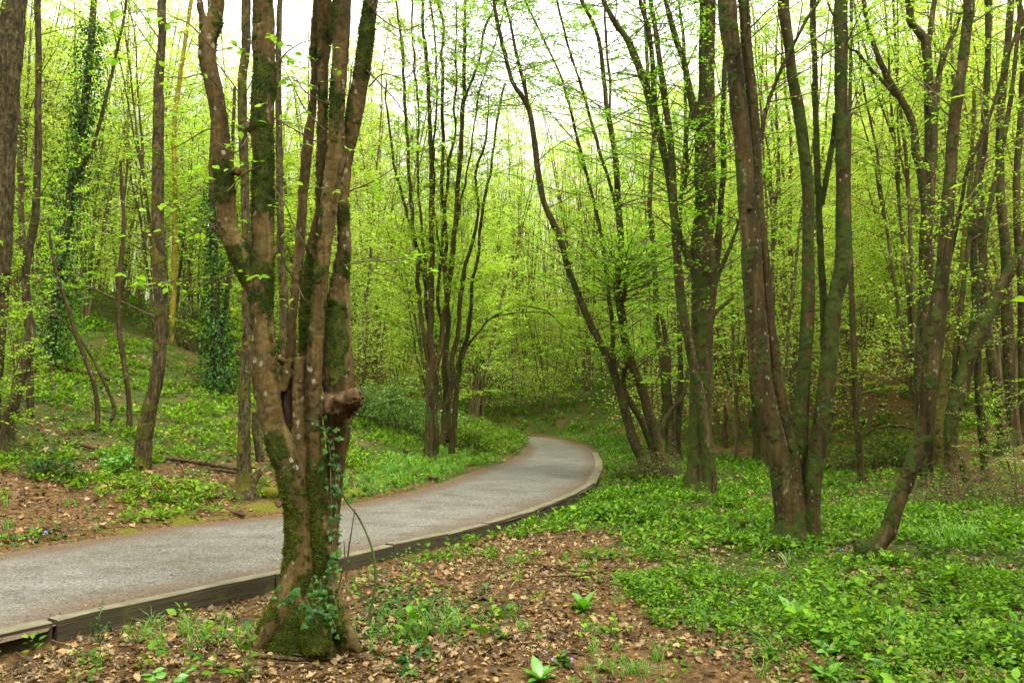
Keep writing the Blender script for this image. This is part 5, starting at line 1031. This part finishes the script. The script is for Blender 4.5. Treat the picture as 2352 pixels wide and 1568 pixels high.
bush('bramble_bush', 'bramble tangle with dark leaves in the hollow right of the three-stemmed tree', 'bush', (2050, 1085), 2.2, 1.4, .9, 3500, 'herb', .08, seed=6, stems=200, dY=1)
bush('bramble_bush', 'low leafy thicket at the foot of the dark clump right of the path', 'bush', (1500, 1060), 1.3, 1.6, .6, 3600, 'herb', .075, seed=7, stems=60, dY=1)
bush('bramble_bush', 'tangle of dry twigs around the foot of the clump right of the path', 'bush', (1500, 1100), 1.0, .6, .6, 500, 'herb', .06, seed=8, stems=160)
bush('bramble_bush', 'bush with dark stems and ivy on the upper bank beside the yellow trunk', 'bush', (425, 800), 1.6, 1.2, 1.6, 1800, 'herb_left', .1, seed=9, stems=150)
bush('seedling_bush', 'dark small evergreen bush on the litter of the left bank', 'bush', (122, 1098), .42, .3, .35, 900, 'ivy', .05, seed=10, stems=50)
bush('fern', 'bright fern-like tuft at the foot of the leaning trunk on the bank', 'fern', (272, 1082), .35, .25, .32, 500, 'bright_leaf', .08, seed=11, stems=40)
bush('seedling_bush', 'sprawling mixed seedlings among dry leaves at bottom left of the big tree', 'seedlings', (480, 1500), .22, .2, .12, 40, 'herb', .05, seed=12, stems=14)

def rosette(name, label, uv, n, size, up, mm, cat='plant', group=None, seed=0):
    rng = np.random.default_rng(400+seed); c = hit(*uv); root = thing(name, label, cat, tuple(c), group); az = np.arange(n)*2.4+rng.uniform(0, 6)
    kk = np.linspace(.2, 1, n); d = np.stack([np.cos(az)*(1.15-kk*up), np.sin(az)*(1.15-kk*up), .25+kk*up*1.3], -1)
    w = [.06, .16, .22, .21, .13, 0]; V = []; 
    for i, ww in enumerate(w):
        t = i/5; zz = -.35*t*t
        V += [[-ww, t, zz+ww*.3], [0, t, zz], [ww, t, zz+ww*.3]]
    Q = [[i*3+j, i*3+j+1, i*3+j+4, i*3+j+3] for i in range(5) for j in range(2)]; T_ = (np.array(V), E3, np.array(Q))
    for i in range(n):
        X, Y_, Z = frames(nrm(d[i:i+1]), np.array([[0, 0, 1.]])+rng.normal(0, .15, (1, 3))); g = scatter(T_, np.zeros((1, 3)), X, Y_, Z, size*(.65+.45*kk[i])*rng.uniform(.85, 1.1)); obj('leaf', make_mesh('leaf', g, M[mm]), root)
rosette('rosette_plant', 'bright green broad-leaved rosette alone on dry leaves right of the kerb', (1340, 1402), 11, .17, .75, 'bright_leaf', seed=1)
rosette('rosette_plant', 'bright green rosette cut by the bottom edge near the violet', (1240, 1562), 9, .15, .6, 'bright_leaf', seed=2)
rosette('rosette_plant', 'bright green crinkled rosette standing in the herb carpet at lower right', (1825, 1425), 12, .20, .7, 'bright_leaf', seed=3)
rosette('rosette_plant', 'low rosette with pale leaves among the herbs below the bark slab', (1770, 1365), 9, .13, .6, 'bright_leaf', seed=4)
for i, (uv, lab, sz) in enumerate([((1910, 1500), 'large-leaved plant with round leaves at the bottom of the herb carpet', .17), ((2050, 1540), 'large-leaved plant at the bottom edge between two others', .16), ((2130, 1500), 'large round-leaved plant right of the bottom-edge pair', .15), ((2290, 1530), 'big bright leaves in the bottom right corner', .18), ((1900, 1555), 'large-leaved plant cut by the bottom edge, lower of the left pair', .16),
                               ((2150, 1385), 'dark purplish-green broad-leaved plant in the herb carpet', .16), ((2200, 1300), 'pale broad leaf plant behind the dark one on the right', .12), ((2320, 1460), 'broad-leaved plant by the right edge above the corner', .14)]):
    rosette('broad_leaved_plant', lab, uv, 8, sz, .35, 'bright_leaf' if i not in (5,) else 'ivy', seed=10+i)

def sprig(name, label, base, pts, Y, nl, size, mm, tmpl=LEAF8, cat='seedling', seed=0, r=.0035, spread=.8, fr=.15):
    rng = np.random.default_rng(500+seed); b0 = hit(*base); Y = b0[1]; root = thing(name, label, cat, tuple(b0)); sg, lg = Geo(), Geo()
    for ln in pts:
        w = np.array([b0]+[P(u, v, Y+rng.uniform(-.08, .08)) for u, v in ln]); c = catmull(w, 24); tubes(c[None], (r*np.linspace(1.2, .5, 24))[None], 5, sg)
        k = (np.linspace(fr, 1, nl)*23).astype(int); p = c[k]; t = nrm(np.gradient(c, axis=0))[k]; az = rng.uniform(0, 6.28, nl); d = nrm(t*.45+np.stack([np.cos(az), np.sin(az)*.7, rng.normal(0, .25, nl)], -1)*spread)
        X, Y_, Z = frames(d, nrm(np.array([0, -.4, 1.])+rng.normal(0, .35, (nl, 3)))); scatter(tmpl, p, X, Y_, Z, size*rng.uniform(.6, 1.2, nl), lg)
    obj('stem', make_mesh('stem', local(sg, b0), M['green_stem']), root); obj('foliage', make_mesh('foliage', local(lg, b0), M[mm], False), root)
sprig('seedling', 'leafy green seedling at bottom left, in front of the kerb gap', (570, 1568), [[(560,1510),(540,1470),(500,1435),(450,1430)], [(570,1520),(575,1480),(560,1450)], [(540,1540),(480,1520),(450,1500)]], 5, 9, .07, 'herb', seed=1)
sprig('seedling', 'small seedling with fresh leaves cut by the bottom edge, left of the big tree', (380, 1580), [[(360,1560),(350,1545)], [(400,1560),(420,1550)]], 5, 6, .08, 'bright_leaf', seed=2)
sprig('butchers_broom', 'dark upright evergreen sprig standing against the timber kerb', (228, 1478), [[(225,1450),(228,1420),(235,1388)], [(215,1455),(212,1430)], [(240,1455),(246,1430)]], 5, 26, .028, 'ivy', LEAF4, cat='shrub', seed=3)
sprig('seedling', 'seedling with dark leaves in front of the foot of the big tree', (735, 1450), [[(720,1410),(690,1385),(650,1370)], [(750,1420),(735,1380),(700,1365)]], 5, 8, .065, 'herb', seed=4)
sprig('seedling', 'wilted dark seedling on bare soil left of the herb carpet', (1610, 1460), [[(1600,1430),(1590,1400),(1585,1380)], [(1615,1430),(1625,1400)]], 6, 9, .06, 'herb', seed=5)
sprig('seedling', 'toothed green seedling right of the lone rosette', (1400, 1465), [[(1405,1440),(1415,1415)], [(1385,1445),(1370,1430)], [(1420,1450),(1440,1440)]], 6, 8, .07, 'herb_left', seed=6)
sprig('seedling', 'seedling with pairs of dull leaves in the middle of the dry leaves', (1135, 1420), [[(1130,1400),(1122,1375)], [(1150,1405),(1165,1395)]], 6, 7, .07, 'herb', seed=7)
sprig('seedling', 'fresh seedling between the kerb and the ivy patch', (1000, 1370), [[(995,1345),(985,1320)], [(1015,1355),(1030,1345)]], 6, 6, .065, 'herb_left', seed=8)
sprig('seedling', 'small leafy shoot growing beside the kerb left of the big trunk', (640, 1312), [[(632,1290),(622,1275)], [(645,1290),(650,1270)]], 6, 4, .045, 'herb', seed=9)
sprig('ivy_shoot', 'tuft of blue-green leaves on the mossy foot of the big tree', (700, 1465), [[(690,1400),(670,1365),(640,1360)], [(700,1400),(690,1370),(665,1350)], [(715,1420),(725,1400),(735,1375)]], 5, 8, .075, 'herb', seed=10, cat='shoot')

def ground_ivy():
    rng = np.random.default_rng(33); G = Geo()
    for u0, v0, ru, rv, n in [(905,1385,50,26,120), (880,1425,60,24,90), (1010,1400,50,28,80), (1110,1390,50,24,50), (950,1480,60,24,60), (1140,1440,40,14,16), (960,1530,50,20,36), (860,1330,40,20,30), (820,1470,40,14,24), (1700,1500,60,30,40), (200,870,80,26,500), (330,860,40,20,120), (120,900,60,30,300), (60,1240,60,12,60), (810,1130,40,14,160), (1290,1528,14,6,22), (420,800,40,16,90), (160,1095,40,16,90)]:
        q = hits(rng.normal(u0, ru, n), np.clip(rng.normal(v0, rv, n), 760, 1640)); q = q[~inpoly(q[:, 0], q[:, 1], PPOLY)]; m = len(q); q[:, 2] += rng.uniform(.015, .06, m)
        X, Y_, Z = rotz_frames(m, rng, .35); scatter(IVY, q, X, Y_, Z, np.where(q[:, 1] < 9, .055, .08)*rng.uniform(.6, 1.2, m), G)
    tag(obj('ground_ivy', make_mesh('ground_ivy', G, M['ivy'], False)), 'dark ivy leaves creeping over dry leaves and banks', 'ivy', kind='stuff')
ground_ivy()
def flowers():
    rng = np.random.default_rng(3)
    def violet(label, uv, n, s, mm='petal', pet=5, name='violet', cat='flower', group=None, lift=.05):
        c = hit(*uv); root = thing(name, label, cat, tuple(c), group)
        for _ in range(n):
            q = rng.normal(0, .03, 3)*np.array([1, 1, .2])+np.array([0, -.01, lift+rng.uniform(0, .03)]); az = np.arange(pet)*2*math.pi/pet+rng.uniform(0, 1); nrmv = nrm(np.array([rng.normal(0, .3), -.8, .7])); t1 = nrm(np.cross(nrmv, [0, 0, 1.])); t2 = np.cross(t1, nrmv)
            d = np.cos(az)[:, None]*t1+np.sin(az)[:, None]*t2; X, Y_, Z = frames(d, np.tile(nrmv, (pet, 1))); g = scatter(LEAF4, np.tile(q, (pet, 1)), X*1.5, Y_, Z, s); obj('petals', make_mesh('petals', g, M[mm], False), root)
            st = np.linspace([0, 0, 0], q, 5); g = Geo(); tubes(st[None], np.full((1, 5), .0015), 4, g); obj('stem', make_mesh('stem', g, M['green_stem']), root)
    violet('small blue-violet flower in a leaf tuft at bottom centre', (1290, 1528), 2, .011)
    violet('tiny violet flower on litter just left of the blue one', (1258, 1520), 1, .008)
    violet('tiny violet flower on the verge near the left edge', (104, 1238), 2, .016)
    violet('purple flower spike at the foot of the curved trunk stub', (1935, 1290), 3, .010, lift=.12)
    g = Geo(); x, y = sample(6.5, 16, 26, rng, (4, 36)); gm, d = ground_mix(x, y); z = H(x, y); k = (gm > .9) & (fbm2(x*.9, y*.9, 3, 12) > .47); n = k.sum(); X, Y_, Z = rotz_frames(n, rng, .5); scatter(LEAF4, np.stack([x[k], y[k], z[k]+rng.uniform(.1, .17, n)], -1), X*1.6, Y_, Z, .016, g)
    tag(obj('yellow_flowers', make_mesh('yellow_flowers', g, M['petal_yellow'], False)), 'tiny yellow flowers dotted through the herb carpet', 'flowers', kind='stuff')
    g = Geo(); x, y = sample(13, 24, 14, rng, (-32, -8)); z, ins, dl, dr = H(x, y, True); k = ~ins & (fbm2(x*.5, y*.5, 3, 13) > .49); n = k.sum(); X, Y_, Z = rotz_frames(n, rng, .5); scatter(LEAF4, np.stack([x[k], y[k], z[k]+.13], -1), X*1.6, Y_, Z, .022, g)
    M['petal_pink'] = NB('pink_petals').out((.42, .25, .45), .6)
    tag(obj('pink_flowers', make_mesh('pink_flowers', g, M['petal_pink'], False)), 'tiny pinkish flowers sprinkled over the left bank', 'flowers', kind='stuff')
flowers()
